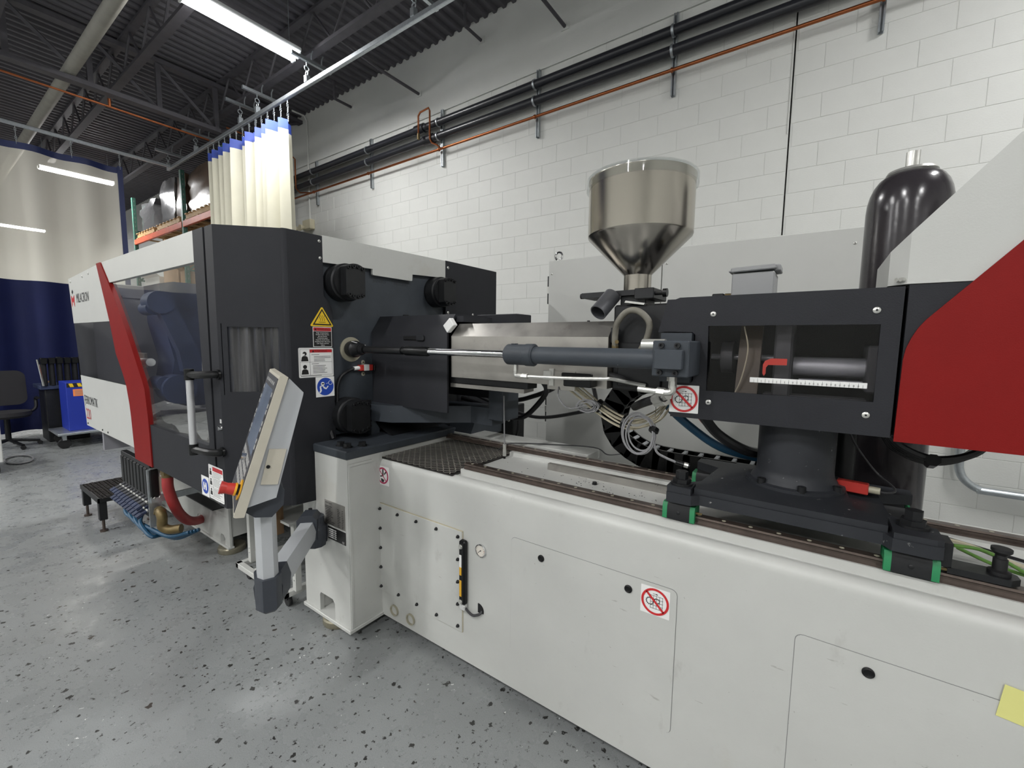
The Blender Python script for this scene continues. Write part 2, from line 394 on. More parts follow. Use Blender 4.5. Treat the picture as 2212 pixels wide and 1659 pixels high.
# concrete blocks, 16 x 8 inch, joints where they stand
BL, BH, JX, JZ = .4064, .2032, -.128, 3.989
def proj(p):
    d = Vector(p)-Vector((0, 0, 1.6)); z = d.dot(fw)
    return (1106+FPX*d.dot(rt2)/z, 829.5-FPX*d.dot(up2)/z) if z > .05 else None
SIL = [(0, 480), (630, 500), (700, 505), (1072, 585), (1075, 960), (1182, 960), (1184, 560), (1866, 486), (1870, 420), (2030, 420), (2032, 430), (2212, 270), (2300, 200)]
def sil(u):
    for (a, b), (c, d) in zip(SIL, SIL[1:]):
        if a <= u <= c: return b+(d-b)*(u-a)/(c-a)
    return 0
cells = []
for r in range(-19, 5):
    z0 = JZ+BH*r; z1 = z0+BH; off = 0 if r % 2 == 0 else BL/2
    if z0 < 0: continue
    z1 = min(z1, 4.92)
    for k in range(-64, 16):
        x0 = JX+off+BL*k; x1 = x0+BL
        if x1 < XL or x0 > XR: continue
        best = 0
        for xx in (x0+.05, (x0+x1)/2, x1-.05):
            for zz in (z0+.03, z1-.03):
                q = proj((xx, YB, zz))
                if q and 600 < q[0] < 2212 and 0 < q[1] < 1659 and (q[1] < sil(q[0]) or (q[0] > 1950 and 975 < q[1] < 1100)): best = 1
        cells.append((-best*1e6+math.hypot((x0+x1)/2, YB), x0, x1, z0, z1, best))
cells.sort()
proto = {}
def block_mesh(x0, x1, z0, z1, mb):
    g = .0022
    mb.box(x0+g, x1-g, YB+.0015, YB+.02, z0+g, z1-g, .0015)
nvis = 0; rest = MB()
for c in cells:
    _, x0, x1, z0, z1, vis = c
    pieces = [(x0, x1)]
    if x0 < -.352 < x1: pieces = [(x0, -.360), (-.344, x1)]
    for a, b in pieces:
        if b-a < .03: continue
        if vis and nvis < 300:
            key = (round(b-a, 3), round(z1-z0, 3))
            if key not in proto:
                mm = MB(); block_mesh(0, b-a, 0, z1-z0, mm); o = mm.build('block', 'wall_paint'); proto[key] = o.data
            else:
                o = bpy.data.objects.new('block', proto[key]); COL.objects.link(o)
            o.location = (a, 0, z0); adopt(o, wb); nvis += 1
        else: block_mesh(a, b, z0, z1, rest)
tag(rest.build('blockwork', 'wall_paint', wb), kind='stuff')
# open movement joint: black slot with a pale backer rod beside it
MB().box(-.3585, -.3465, YB+.06, YB+.075, 2.0, 4.92).build('movement_joint', 'black_rubber', wb)
MB().tube([(-.3655, YB-.004, 4.9), (-.364, YB-.004, 4.2), (-.3665, YB-.004, 3.5)], .004, 6).build('joint_backer', 'wall_paint', wb)

# ---- roof steel
def angle_bar(mb, a, b, w=.05):
    mb.cyl(a, b, w*.62, 4)
def joist(yj, x0, x1, zt, zb, n_web, lab):
    t = thing('roof_joist', ((x0+x1)/2, yj, zb), lab, 'roof joist', 'open web roof joists')
    MB().box(x0, x1, yj-.045, yj+.045, zt-.04, zt).build('top_chord', 'steel_dark', t)
    MB().box(x0, x1, yj-.05, yj+.05, zb, zb+.045).build('bottom_chord', 'steel_dark', t)
    xs = [x0+(x1-x0)*k/n_web for k in range(n_web+1)]
    for k in range(n_web):
        a, b = xs[k], xs[k+1]; mid = (a+b)/2
        MB().cyl((a, yj, zt-.03), (mid, yj, zb+.03), .016, 6).build('web_bar', 'steel_dark', t)
        MB().cyl((mid, yj, zb+.03), (b, yj, zt-.03), .016, 6).build('web_bar', 'steel_dark', t)
    return t
for yj, lj in ((3.42, 'dark open web roof joist nearest the back wall, carrying the curtain hangers'), (2.17, 'dark open web roof joist, second from the back wall'), (.92, 'dark open web roof joist, third from the back wall'), (-.33, 'dark open web roof joist, fourth from the back wall')):
    joist(yj, -17.2, 2.6, ZC, 5.30, 24, lj)
# joist girder crossing below the joists
g = thing('roof_girder', (-8.45, 2, 5.0), 'deep dark steel truss girder crossing towards the back wall above the curtain rod', 'girder')
GX = -8.45
MB().box(GX-.07, GX+.07, -4.6, 4.79, 5.70, 5.76).build('top_chord', 'steel_dark', g)
MB().box(GX-.07, GX+.07, -4.6, 3.365, 5.0, 5.06).build('bottom_chord', 'steel_dark', g)
ys = [3.33-.77*k for k in range(11)]
for i, y in enumerate(ys):
    MB().box(GX-.025, GX+.025, y-.03, y+.03, 5.03, 5.73).build('web_post', 'steel_dark', g)
    if i+1 < len(ys): MB().cyl((GX, y, 5.04), (GX, ys[i+1], 5.72), .03, 4).build('web_diagonal', 'steel_dark', g)
MB().cyl((GX, 3.34, 5.04), (GX, 4.75, 5.72), .03, 4).build('web_diagonal', 'steel_dark', g)
# short braces from the deck to the wall
for i, (bx, bz, L) in enumerate(((-5.157, 5.274, .75), (-6.824, 5.56, .3), (-3.953, 5.587, .3), (-2.686, 5.281, .75))):
    t = thing('wall_brace', (bx, 4.79, bz), ('dark steel brace rod to the upper wall, %s the bent copper loop' % ('near' if bx < -4 else 'far from')) if L > .5 else ('short dark bent steel stub high on the wall, %s the cream curtain' % ('next to' if bx < -5 else 'well away from')), 'brace', 'wall braces' if L > .5 else 'wall stubs')
    MB().cyl((bx, 4.795, bz), (bx, 4.795-L, bz), .022, 6).build('rod', 'steel_dark', t)
    MB().box(bx-.05, bx+.05, 4.78, 4.796, bz-.04, bz+.04).build('wall_plate', 'wall_paint', t)
    if L < .5: MB().tube([(bx, 4.795-L, bz), (bx, 4.795-L-.03, bz+.03), (bx, 4.795-L-.03, ZC)], .022, 6).build('riser', 'steel_dark', t)
    else: MB().cyl((bx, 4.795-L, bz), (bx, 3.45, 5.33), .018, 6).build('rod_end', 'steel_dark', t)
# pale pipe passing under the deck
d = MB().cyl((-17, 1.59, 5.14), (-3.5, 1.59, 5.14), .072, 16).build('ceiling_pipe', 'duct_pale'); tag(d, 'thick pale grey pipe running under the dark roof deck', 'pipe')
c = thing('ceiling_copper_pipe', (-8.55, 2, 4.88), 'thin copper pipe hanging under the roof girder', 'pipe')
MB().cyl((-8.55, -2, 4.88), (-8.55, 3.24, 4.88), .014, 8).build('pipe_run', 'copper', c)
MB().cyl((-8.55, 2.0, 4.88), (-8.55, 2.0, 4.99), .02, 8).build('hanger', 'copper', c)
MB().cyl((-8.55, .5, 4.88), (-8.55, .5, 4.99), .02, 8).build('hanger', 'copper', c)

# ---- light fixtures on a regular grid
def fixture():
    t = thing('strip_light', (0, 0, 5.2), 'twin tube strip light', 'light')
    MB().box(-.13, .13, -.62, .62, 5.235, 5.285, .01).build('housing', 'fixture_white', t)
    for sx in (-1, 1):
        MB().cyl((sx*.065, -.60, 5.215), (sx*.065, .60, 5.215), .036, 12).build('tube', 'tube_glow', t)
        for sy in (-1, 1): MB().box(sx*.065-.04, sx*.065+.04, sy*.60, sy*.622, 5.175, 5.24, .004).build('end_cap', 'fixture_white', t)
    for sy in (-.53, .53): MB().cyl((0, sy, 5.285), (0, sy, ZC), .005, 6).build('hanger_wire', 'galvanised', t)
    l = bpy.data.lights.new('tube_light', 'AREA'); l.shape = 'RECTANGLE'; l.size = .22; l.size_y = 1.2; l.energy = LAMP_W; l.color = (1.0, .995, .985)
    lo = bpy.data.objects.new('tube_light', l); COL.objects.link(lo); lo.location = (0, 0, 5.172); lo.parent = t; lo.matrix_parent_inverse = Matrix.Translation((0, 0, -5.2))
    return t
F0 = fixture(); first = True
GRID = [(-5.76, 2.62), (2.45, 2.62), (-13.98, 2.62), (-22.3, 2.62)]+[(x, y) for y in (-2.6, -6.2) for x in (2.45, -1.65, -5.76, -9.87, -13.98)]
for fx, fy in GRID:
    for _ in (0,):
        if fx == -5.76 and fy == 2.62: lab = 'glowing twin tube strip light hung beside the cream curtain rod'
        elif fx == -13.98 and fy == 2.62: lab = 'bright strip light seen through the clear vinyl curtain, the longer one'
        elif fx == -22.3 and fy == 2.62: lab = 'farthest strip light seen low through the clear vinyl curtain'
        else: lab = 'twin tube strip light of the hall grid beyond the picture'
        if first: F0.location = (fx, fy, 5.2); F0['label'] = lab; first = False
        else:
            c = copy_tree(F0, (fx, fy, 5.2), lab)
            if 'beyond' in lab:
                c['group'] = 'hall strip lights'
                where = ('back' if fy > 0 else 'front_near' if fy > -4 else 'front_far')+'_'+{2.45: 'right', -1.65: 'centre_right', -5.76: 'centre', -9.87: 'centre_left', -13.98: 'left'}[fx]+'_offscreen'
                c.name = 'strip_light_'+where
                for ch in c.children:
                    if ch.type == 'LIGHT': ch.data = ch.data.copy(); ch.name = ch.data.name = 'tube_light_'+where

# ---- wall pipes, brackets, conduit
for z, lab in ((4.70, 'upper black insulated pipe along the white block wall'), (4.512, 'lower black insulated pipe along the white block wall')):
    t = thing('wall_pipe', (-3, 4.69, z), lab, 'pipe')
    MB().cyl((-12, 4.69, z), (2.6, 4.69, z), .05, 20).build('pipe_run', 'pipe_black', t)
    for cx in ((-5.03, -10.2) if z > 4.6 else (-4.85, -9.6)):
        MB().cyl((cx-.09, 4.69, z), (cx+.09, 4.69, z), .066, 20).build('coupling', 'pipe_black', t)
t = thing('wall_copper_pipe', (-3, 4.70, 4.335), 'long copper pipe below the black pipes with upright branch loops', 'pipe')
MB().cyl((-12, 4.70, 4.335), (2.6, 4.70, 4.335), .0165, 12).build('pipe_run', 'copper', t)
for bx, s, hi in ((-4.62, -1, 4.86), (-8.0, -1, 5.05)):
    if hi < 5: pts = [(bx, 4.70, 4.335), (bx, 4.62, 4.36), (bx-.08, 4.60, 4.40), (bx-.10, 4.58, 4.45), (bx-.10, 4.58, hi-.03), (bx-.10, 4.56, hi), (bx-.26, 4.55, hi-.02), (bx-.30, 4.55, hi-.06), (bx-.30, 4.55, hi-.30)]
    else: pts = [(bx, 4.70, 4.335), (bx-.25, 4.62, 4.36), (bx-.27, 4.55, 4.42), (bx-.27, 4.55, hi-.1), (bx-.27, 4.4, hi), (bx-.27, 3.4, hi+.02)]
    MB().tube(pts, .013, 8, smooth=False).build('branch', 'copper', t)
    if hi < 5: MB().cyl((bx-.30, 4.55, hi-.30), (bx-.30, 4.55, hi-.38), .02, 8).build('valve', 'brass', t)
BR = None
for k in range(6):
    bx = .235-1.631*k
    if BR is None:
        BR = thing('pipe_bracket', (0, 4.77, 4.12), 'slotted steel strut bracket clamping the black and copper wall pipes', 'bracket', 'strut brackets on the wall pipes')
        mb = MB(); mb.prism([(-.02, 4.796), (-.02, 4.752), (-.007, 4.752), (-.007, 4.757), (-.015, 4.757), (-.015, 4.791), (.015, 4.791), (.015, 4.757), (.007, 4.757), (.007, 4.752), (.02, 4.752), (.02, 4.796)], 'z', 4.12, 4.905)
        mb.build('strut', 'galvanised', BR)
        for z in (4.70, 4.512):
            MB().lathe([(.052, -.012), (.06, -.012), (.06, .012), (.052, .012)], (0, 4.69, z), 'x', 20, close=True).build('pipe_clamp', 'galvanised', BR)
        MB().lathe([(.018, -.01), (.024, -.01), (.024, .01), (.018, .01)], (0, 4.70, 4.335), 'x', 12, close=True).build('pipe_clamp', 'copper', BR)
        BR.location = (bx, 4.77, 4.12); NB = BR
    else: NB = copy_tree(BR, (bx, 4.77, 4.12))
    NB['label'] = 'slotted strut bracket on the black wall pipes, %s from the emergency light' % ('sixth', 'fifth', 'fourth', 'third', 'second', 'first')[k]
c = MB().tube([(2.6, 4.787, 4.93), (-1.4, 4.787, 4.926), (-5.1, 4.787, 4.90), (-8.2, 4.787, 4.93), (-12, 4.787, 4.93)], .009, 6, smooth=False).build('wall_conduit', 'wall_paint'); tag(c, 'thin white painted conduit running just above the black pipes', 'conduit')
c = MB().tube([(-8.22, 4.5, 5.78), (-8.22, 4.72, 5.78), (-8.22, 4.785, 5.70), (-8.22, 4.785, 3.86)], .016, 8, smooth=False).build('wall_conduit', 'wall_paint'); tag(c, 'upright white conduit dropping to the twin head emergency light', 'conduit')
e = thing('emergency_light', (-8.22, 4.78, 3.72), 'beige twin head emergency light on the back wall', 'emergency light')
MB().box(-8.36, -8.08, 4.70, 4.797, 3.70, 3.88, .01).build('case', 'emergency_beige', e)
for sx in (-.2, .0): MB().lathe([(.0, 0), (.03, .0), (.062, .06), (.06, .075), (0, .07)], (-8.3+sx, 4.69, 3.74), ((0, 0, 1), (1, 0, 0), (-.3, -.9, -.2)), 16).build('lamp_head', 'emergency_beige', e)
# galvanised conduit bend low on the wall behind the press
c = MB().tube([(.955, 4.74, 1.0), (.955, 4.74, .72), (.965, 4.74, .63), (1.0, 4.74, .56), (1.08, 4.74, .505), (1.2, 4.74, .497), (2.5, 4.74, .497)], .028, 12).build('wall_conduit', 'galvanised'); tag(c, 'bent galvanised conduit low on the wall below the red guard', 'conduit')

# ---- curtain rods, hangers, curtains
ROD = 4.85
def track(name, a, b, lab):
    mb = MB(); ax = 'x' if abs(a[0]-b[0]) > .1 else 'y'
    if ax == 'x': mb.box(a[0], b[0], a[1]-.022, a[1]+.022, ROD-.028, ROD+.028, .006)
    else: mb.box(a[0]-.022, a[0]+.022, a[1], b[1], ROD-.028, ROD+.028, .006)
    return tag(mb.build(name, 'galvanised'), lab, 'curtain rod')
track('curtain_rod', (-10.6, 3.28), (2.4, 3.28), 'long galvanised curtain track carrying the cream curtain')
track('curtain_rod', (-10.38, -3.0), (-10.38, 3.255), 'galvanised curtain track carrying the clear and navy vinyl curtain')
HG = None
for hx in (-5.6, -6.93, -7.48, -9.2, -10.55, -3.6):
    if HG is None:
        HG = thing('rod_hanger', (0, 3.3, 4.88), 'strut channel hanger with hook chain holding the cream curtain rod', 'hanger', 'curtain rod hangers')
        MB().box(-.02, .02, 3.08, 3.62, 5.13, 5.17).build('strut', 'galvanised', HG)
        for yy in (3.35, 3.49): MB().tube([(0, yy, 5.15), (0, yy, 5.24), (0, yy+.02, 5.3)], .009, 6).build('joist_clip', 'galvanised', HG)
        mb = MB(); mb.tube([(0, 3.28, 5.13), (.0, 3.28, 5.08)], .007, 6); mb.ring((0, 3.28, 5.045), 'x', .03, .007, 14, 6); mb.build('eye_hook', 'galvanised', HG)
        mb = MB(); mb.ring((0, 3.28, 4.985), 'y', .028, .007, 14, 6); mb.box(-.03, .03, 3.25, 3.31, 4.87, 4.96, .006); mb.build('trolley_clamp', 'galvanised', HG)
        HG.location = (hx, 3.3, 4.88); NH = HG
    else: NH = copy_tree(HG, (hx, 3.3, 4.88))
    NH['label'] = 'strut channel hanger of the cream curtain rod, ' + {-5.6: 'just beside the lit strip light', -6.93: 'above the near end of the cream curtain', -7.48: 'above the middle of the cream curtain', -9.2: 'between cream curtain and rod corner', -10.55: 'at the corner where the two rods meet', -3.6: 'well clear of the curtain'}[hx]
def pleats(path, z0, z1, amp, waves, seed, lean=0):
    """a hanging sheet along an x or y run with irregular folds; returns list of columns"""
    rnd = random.Random(seed); n = waves*8
    ph = [rnd.uniform(.6, 1.4) for _ in range(waves+2)]
    cols = []
    for i in range(n+1):
        t = i/n; k = t*waves; a = ph[int(k)]
        cols.append((t, math.sin(2*math.pi*k)*amp*a))
    return cols
def hang(name, along, c0, c1, fixed, ztop, zbot, hem, amp, waves, seed, mats, parent, sag=0, chain=True, botm=None, navy=None, thick=.004):
    cols = pleats(None, 0, 0, amp, waves, seed)
    rnd = random.Random(seed+5)
    def pt(t, off, z, spread=1):
        c = c0+(c1-c0)*t
        f = (ztop-z)/(ztop-zbot)
        o = off*(1+.5*f)
        return (c, fixed+o, z) if along == 'x' else (fixed+o, c, z)
    zs = [ztop, ztop-hem]+([navy] if navy else [])+[zbot]
    seams = []
    names = [mats[0], mats[1]]+([mats[2]] if navy else [])
    out = []
    for k in range(len(zs)-1):
        mb = MB(); rows = 6 if zs[k]-zs[k+1] > .5 else 1
        for r in range(rows):
            za = zs[k]+(zs[k+1]-zs[k])*r/rows; zb = zs[k]+(zs[k+1]-zs[k])*(r+1)/rows
            vs = []
            for (t, off) in cols: vs += [pt(t, off, za), pt(t, off, zb)]
            mb.add(vs, [(2*i, 2*i+2, 2*i+3, 2*i+1) for i in range(len(cols)-1)])
        nm = ('hem', 'sheet', 'lower_sheet')[k]
        out.append(mb.build(nm, names[k], parent, angle=60))
    if chain:
        for i in range(0, len(cols), 8):
            t, off = cols[i]; p = Vector(pt(t, off, ztop)); mb = MB()
            zz = ztop-.02
            while zz < ROD-.04:
                mb.ring((p.x, p.y, zz), 'x' if int(zz*100) % 2 else 'y', .011, .0035, 8, 5); zz += .024
            q = mb.build('chain', 'galvanised', parent)
            if along == 'y':
                pass
    return out
CU = thing('gathered_curtain', (-7.4, 3.28, 2.0), 'cream vinyl curtain gathered in folds with a blue top hem', 'curtain')
hang('c1', 'x', -8.70, -7.85, 3.28, 4.66, .15, .13, .09, 4, 3, ('curtain_blue', 'curtain_cream'), CU)
hang('c2', 'x', -7.86, -7.0, 3.28, 4.60, .15, .13, .12, 4, 8, ('curtain_blue', 'curtain_cream'), CU)
hang('c3', 'x', -7.02, -6.10, 3.28, 4.56, .15, .13, .14, 5, 14, ('curtain_blue', 'curtain_cream'), CU)
V = thing('vinyl_curtain', (-10.36, 0, 0), 'clear vinyl curtain with navy lower half and navy hem closing off the rack area', 'curtain')
hang('v1', 'y', -3.0, 2.50, -10.36, 4.58, .06, .10, .05, 9, 21, ('hem_navy', 'vinyl', 'curtain_navy'), V, navy=2.47)
MB().box(-10.38, -10.35, 2.46, 2.53, 2.45, 4.60).build('edge_hem', 'hem_navy', V)
# ================================================================== injection press: clamp, platen and bed
BC = {}
def bolt(parent, p, ax, r=.012, h=.012, m='black_steel', kind='hex', name='bolt'):
    key = (ax, r, h, m, kind)
    if key not in BC:
        d = {'x': (1, 0, 0), '-x': (-1, 0, 0), 'y': (0, 1, 0), '-y': (0, -1, 0), 'z': (0, 0, 1)}[ax]; d = Vector(d); mb = MB()
        if kind == 'hex': mb.cyl((0, 0, 0), d*h*.25, r*1.25, 12); mb.cyl(d*h*.25, d*h, r, 6)
        elif kind == 'socket':
            mb.lathe([(0, h*.35), (r*.5, h*.35), (r*.5, h), (r, h), (r, 0), (0, 0)], (0, 0, 0), (d.orthogonal().normalized(), d.cross(d.orthogonal().normalized()), d), 12)
        elif kind == 'button':
            mb.mat(m); mb.cyl((0, 0, 0), d*h*.5, r, 14); mb.cyl(d*h*.5, d*h, r, 14, r*.6); mb.mat('black_steel'); mb.cyl(d*h, d*(h+.0004), r*.35, 6)
        elif kind == 'dome': mb.cyl((0, 0, 0), d*h*.4, r, 8); mb.cyl(d*h*.4, d*h, r, 8, r*.45)
        o = mb.build(name, m); BC[key] = o.data
    else:
        o = bpy.data.objects.new(name, BC[key]); COL.objects.link(o)
    o.location = p; adopt(o, parent); return o

MACH = thing('injection_molding_machine', (-2.2, 1.85, 0), 'large white and anthracite injection molding press with red stripe, clamp unit and long white bed', 'machine')

# ---- bed under the injection unit
mb = MB()
prof = [(1.478, .05), (1.478, .900)]
for k in range(7):
    a = math.radians(180-90*k/6); prof.append((1.516+.038*math.cos(a), .914+.038*math.sin(a)))
prof += [(1.528, .9475), (1.540, .940), (1.550, .941), (1.552, .946), (1.552, .972), (1.628, .972), (1.632, .950), (1.965, .950), (1.97, .972), (2.065, .972), (2.075, .955), (2.20, .955), (2.23, .93), (2.24, .88), (2.24, .05)]
mb.prism(prof, 'x', -1.40, 3.0)
lowp = [q for q in prof if q[0] <= 1.53]+[(1.56, .948), (2.20, .948), (2.23, .93), (2.24, .88), (2.24, .05)]
mb.prism(lowp, 'x', -1.93, -1.40)
BED = mb.build('bed', 'white_paint', MACH)
# bed underside recess (dark kick) keeps it off the floor
MB().box(-1.6, 2.9, 1.62, 2.1, 0, .05).build('bed_plinth', 'black_steel', BED)
for y0, zt in ((1.560, 1.0), (2.000, 1.0)):
    mb = MB('rail_steel'); mb.prism([(y0, .972), (y0, .978), (y0+.006, .984), (y0+.006, .990), (y0, .994), (y0+.002, zt), (y0+.033, zt), (y0+.035, .994), (y0+.029, .990), (y0+.029, .984), (y0+.035, .978), (y0+.035, .972)], 'x', -1.385 if y0 < 1.7 else -1.95, 2.9)
    mb.mat('tan_plate')
    x = -1.345 if y0 < 1.7 else -1.9
    while x < 1.0: mb.cyl((x, y0+.0175, zt), (x, y0+.0175, zt+.0006), .0065, 12); x += .08
    mb.build('guide_rail', None, MACH)
# diamond tread plate
mb = MB(); mb.box(-1.955, -1.40, 1.492, 2.10, .950, .957); mb.box(-1.962, -1.95, 1.492, 2.10, .95, .985)
TR = mb.build('tread_plate', 'diamond', MACH)
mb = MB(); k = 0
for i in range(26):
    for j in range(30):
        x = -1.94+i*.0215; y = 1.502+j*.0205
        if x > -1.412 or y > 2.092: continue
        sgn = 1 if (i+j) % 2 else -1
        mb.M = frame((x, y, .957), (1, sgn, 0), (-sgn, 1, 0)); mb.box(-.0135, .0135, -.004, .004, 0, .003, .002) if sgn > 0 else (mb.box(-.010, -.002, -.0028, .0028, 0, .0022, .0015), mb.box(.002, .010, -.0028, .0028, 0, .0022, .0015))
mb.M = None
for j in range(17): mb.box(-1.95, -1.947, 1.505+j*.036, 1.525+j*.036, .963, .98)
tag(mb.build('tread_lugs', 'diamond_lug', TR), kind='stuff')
# bed trough: long pale cable channel, bolt, oil drops
MB().prism([(1.865, .95), (1.868, .982), (1.892, .982), (1.905, .958), (1.905, .95)], 'x', -1.09, .2).build('cable_channel', 'aluminium', MACH)
MB().box(-1.93, -.96, 2.062, 2.215, .955, 1.006, .004).build('rear_ledge', 'white_paint', MACH)
bolt(MACH, (-.80, 1.80, .950), 'z', .010, .012)
rnd = random.Random(4); mb = MB()
for i in range(90):
    x = rnd.uniform(-1.35, -.42); y = rnd.uniform(1.66, 1.95); r = rnd.choice((.0015, .002, .003))
    if rnd.random() < .5: y = rnd.gauss(1.76, .05); x = rnd.gauss(-.75, .18)
    if 1.65 < y < 1.85: mb.cyl((x, y, .950), (x, y, .9508), r, 7)
tag(mb.build('oil_drops', 'black_rubber', BED), kind='stuff')
MB().prism([(2.09, .955), (2.09, .99), (2.12, 1.015), (2.2, 1.015), (2.23, .97), (2.235, .9)], 'x', -1.97, -1.88).build('bed_end_cap', 'white_paint', MACH)

# bolted cover on the bed front
PX0, PX1, PZ0, PZ1 = -1.94, -1.318, .195, .700
CP = MB().box(PX0, PX1, 1.470, 1.478, PZ0, PZ1, .002).build('tank_cover', 'white_paint', MACH)
mb = MB(); mb.box(PX0, PX1+.002, 1.4715, 1.478, PZ1, PZ1+.003); mb.box(PX1, PX1+.0025, 1.4735, 1.478, PZ0, PZ1); mb.box(PX0, PX1, 1.4735, 1.478, PZ0-.002, PZ0); mb.build('cover_gasket', 'cable_beige', CP)
for i in range(5):
    for j in range(5):
        if 0 < i < 4 and 0 < j < 4: continue
        bolt(CP, (-1.918+i*(.577/4), 1.470, .672-j*(.450/4)), '-y', .0085, .013, 'black_steel', 'dome')
# flush access doors, turn latches
for x0, x1, z0, z1, nm in ((-1.035, -.340, .220, .755, 1), (0.0, 1.35, .12, .748, 2)):
    d = MB().prism(rrect(x0, x1, z0, z1, .02), 'y', 1.4755, 1.478).build('access_door', 'white_paint', MACH)
    mb = MB(); mb.prism(rrect(x0-.0015, x1+.0015, z0-.0015, z1+.0015, .021), 'y', 1.4773, 1.4781, [rrect(x0, x1, z0, z1, .02)]); mb.build('door_gap', 'print_grey', d)
    for kx in ((-.883, -.51) if nm == 1 else (.17, 1.1)):
        mb = MB('black_plastic'); mb.lathe([(.0, .0), (.0145, .0), (.0145, -.004), (.011, -.006), (.008, -.004), (0, -.004)], (kx, 1.4755, .7045), 'y', 20); mb.build('latch', None, d)
# drain holes
for hx in (-1.819, -1.688):
    mb = MB('tan_plate'); mb.lathe([(.025, .002), (.025, -.010), (.031, -.010), (.031, .002)], (hx, 1.478, .111), 'y', 24, close=True)
    mb.build('drain_port', None, MACH)
# oil level gauge
t = MB(); t.box(-1.322, -1.283, 1.448, 1.478, .352, .668, .008); LG = t.build('level_gauge', 'black_plastic', MACH)
MB().box(-1.313, -1.300, 1.4455, 1.449, .60-.06, .60, .001).build('sight_window', 'sticker_white', LG)
MB().box(-1.313, -1.300, 1.4455, 1.449, .50, .54, .001).build('oil_column', 'level_yellow', LG)
MB().box(-1.313, -1.300, 1.4455, 1.449, .395, .475, .001).build('oil_column', 'level_yellow', LG)
for z in (.640, .368): bolt(LG, (-1.306, 1.448, z), '-y', .009, .008, 'zinc')
MB().box(-1.318, -1.285, 1.450, 1.475, .325, .352, .004).build('level_switch', 'grey_plastic', LG)
MB().tube([(-1.285, 1.462, .335), (-1.262, 1.455, .33), (-1.235, 1.458, .322), (-1.205, 1.47, .335), (-1.2, 1.482, .35)], .006, 8).build('sensor_cable', 'cable_dark', LG)
MB().prism([(-1.222, .335), (-1.222, .378)]+circ(-1.222, .345, .034, 8, 85, -15), 'y', 1.4745, 1.4785).build('cable_slot_shade', 'black_rubber', MACH)  # black sheet standing in for the shade inside the half-round cable opening
# pressure gauge
mb = MB('chrome'); mb.lathe([(.0, 0), (.0305, 0), (.0305, -.008), (.027, -.010), (.0255, -.006), (0, -.006)], (-1.205, 1.478, .641), 'y', 32)
mb.mat('dial_white'); mb.cyl((-1.205, 1.472, .641), (-1.205, 1.4712, .641), .0252, 28)
mb.mat('print_black')
for k in range(11):
    a = math.radians(225-27*k); ca, sa = math.cos(a), math.sin(a); mb.cyl((-1.205+.019*ca, 1.4710, .641+.019*sa), (-1.205+.0235*ca, 1.4710, .641+.0235*sa), .0006, 4)
mb.cyl((-1.205+.004, 1.4705, .641+.003), (-1.205-.015, 1.4705, .641-.012), .0011, 4); mb.cyl((-1.205, 1.4712, .641), (-1.205, 1.470, .641), .003, 10)
mb.mat('sign_red'); mb.cyl((-1.205+.018, 1.4710, .641+.004), (-1.205+.022, 1.4710, .641-.002), .0008, 4)
mb.build('pressure_gauge', None, MACH)
# yellow paper note
mb = MB(); mb.M = frame((.418, 1.4742, .795), (1, 0, -.10), (.10, 0, 1)); mb.box(0, .13, -.085, 0, 0, .001); tag(mb.build('paper_note', 'note_yellow', MACH), 'pale yellow paper note')

# ---- front column under the fixed platen
mb = MB()
mb.prism([(-2.36, .05), (-2.215, .05), (-2.215, .16), (-2.205, .176), (-2.09, .176), (-2.07, .155), (-2.07, .05), (-1.925, .05), (-1.925, .985), (-2.36, .985)], 'y', 1.275, 1.30)
mb.box(-2.36, -1.925, 1.30, 1.50, .17, .985); mb.box(-2.36, -2.225, 1.30, 1.50, .05, .17); mb.box(-2.06, -1.925, 1.30, 1.50, .05, .17)
mb.box(-2.36, -1.93, 1.49, 2.42, .05, .985)
mb.box(-2.37, -1.915, 1.262, 1.50, .045, .066, .003)
mb.prism([(1.278, .07), (1.290, .07), (1.290, .948), (1.42, .948), (1.42, .960), (1.278, .960)], 'x', -1.925, -1.918)
CLM = mb.build('column', 'white_paint', MACH)
for fx in (-2.135, -3.53):
    ft = MB().lathe([(.0, 0), (.088, .0), (.092, .006), (.092, .036), (.086, .044), (0, .044)], (fx, 1.345, 0), 'z', 28).build('levelling_foot', 'foot_steel', MACH)
    MB().cyl((fx, 1.345, .044), (fx, 1.345, .12), .014, 10).build('foot_screw', 'black_steel', ft)
# machine plates on the column
pl = MB('aluminium'); pl.box(-2.138, -1.953, 1.2735, 1.2755, .601, .735)
pl.mat('print_black'); pl.M = frame((-2.13, 1.273, .718), (1, 0, 0), (0, 0, 1)); pl.text('MILACRON', .012, Matrix.Identity(4))
for r in range(11):
    for c0, c1 in ((0, .09), (.11, .14), (.15, .165)): pl.box(c0, c0+(c1-c0)*random.uniform(.5, 1), -.016-r*.0093, -.0135-r*.0093, 0, .0004)
pl.M = None; pl.build('rating_plate', None, CLM)
pl = MB('print_black'); pl.box(-2.113, -1.951, 1.2735, 1.2755, .522, .592); pl.mat('sticker_white'); pl.M = frame((-2.108, 1.273, .587), (1, 0, 0), (0, 0, 1))
for r in range(5): pl.box(0, .05, -.011-r*.011, -.005-r*.011, 0, .0004); pl.box(.056, .074, -.011-r*.011, -.005-r*.011, 0, .0004)
pl.text('CE', .016, T((.125, -.06, 0))); pl.M = None; pl.build('type_plate', None, CLM)

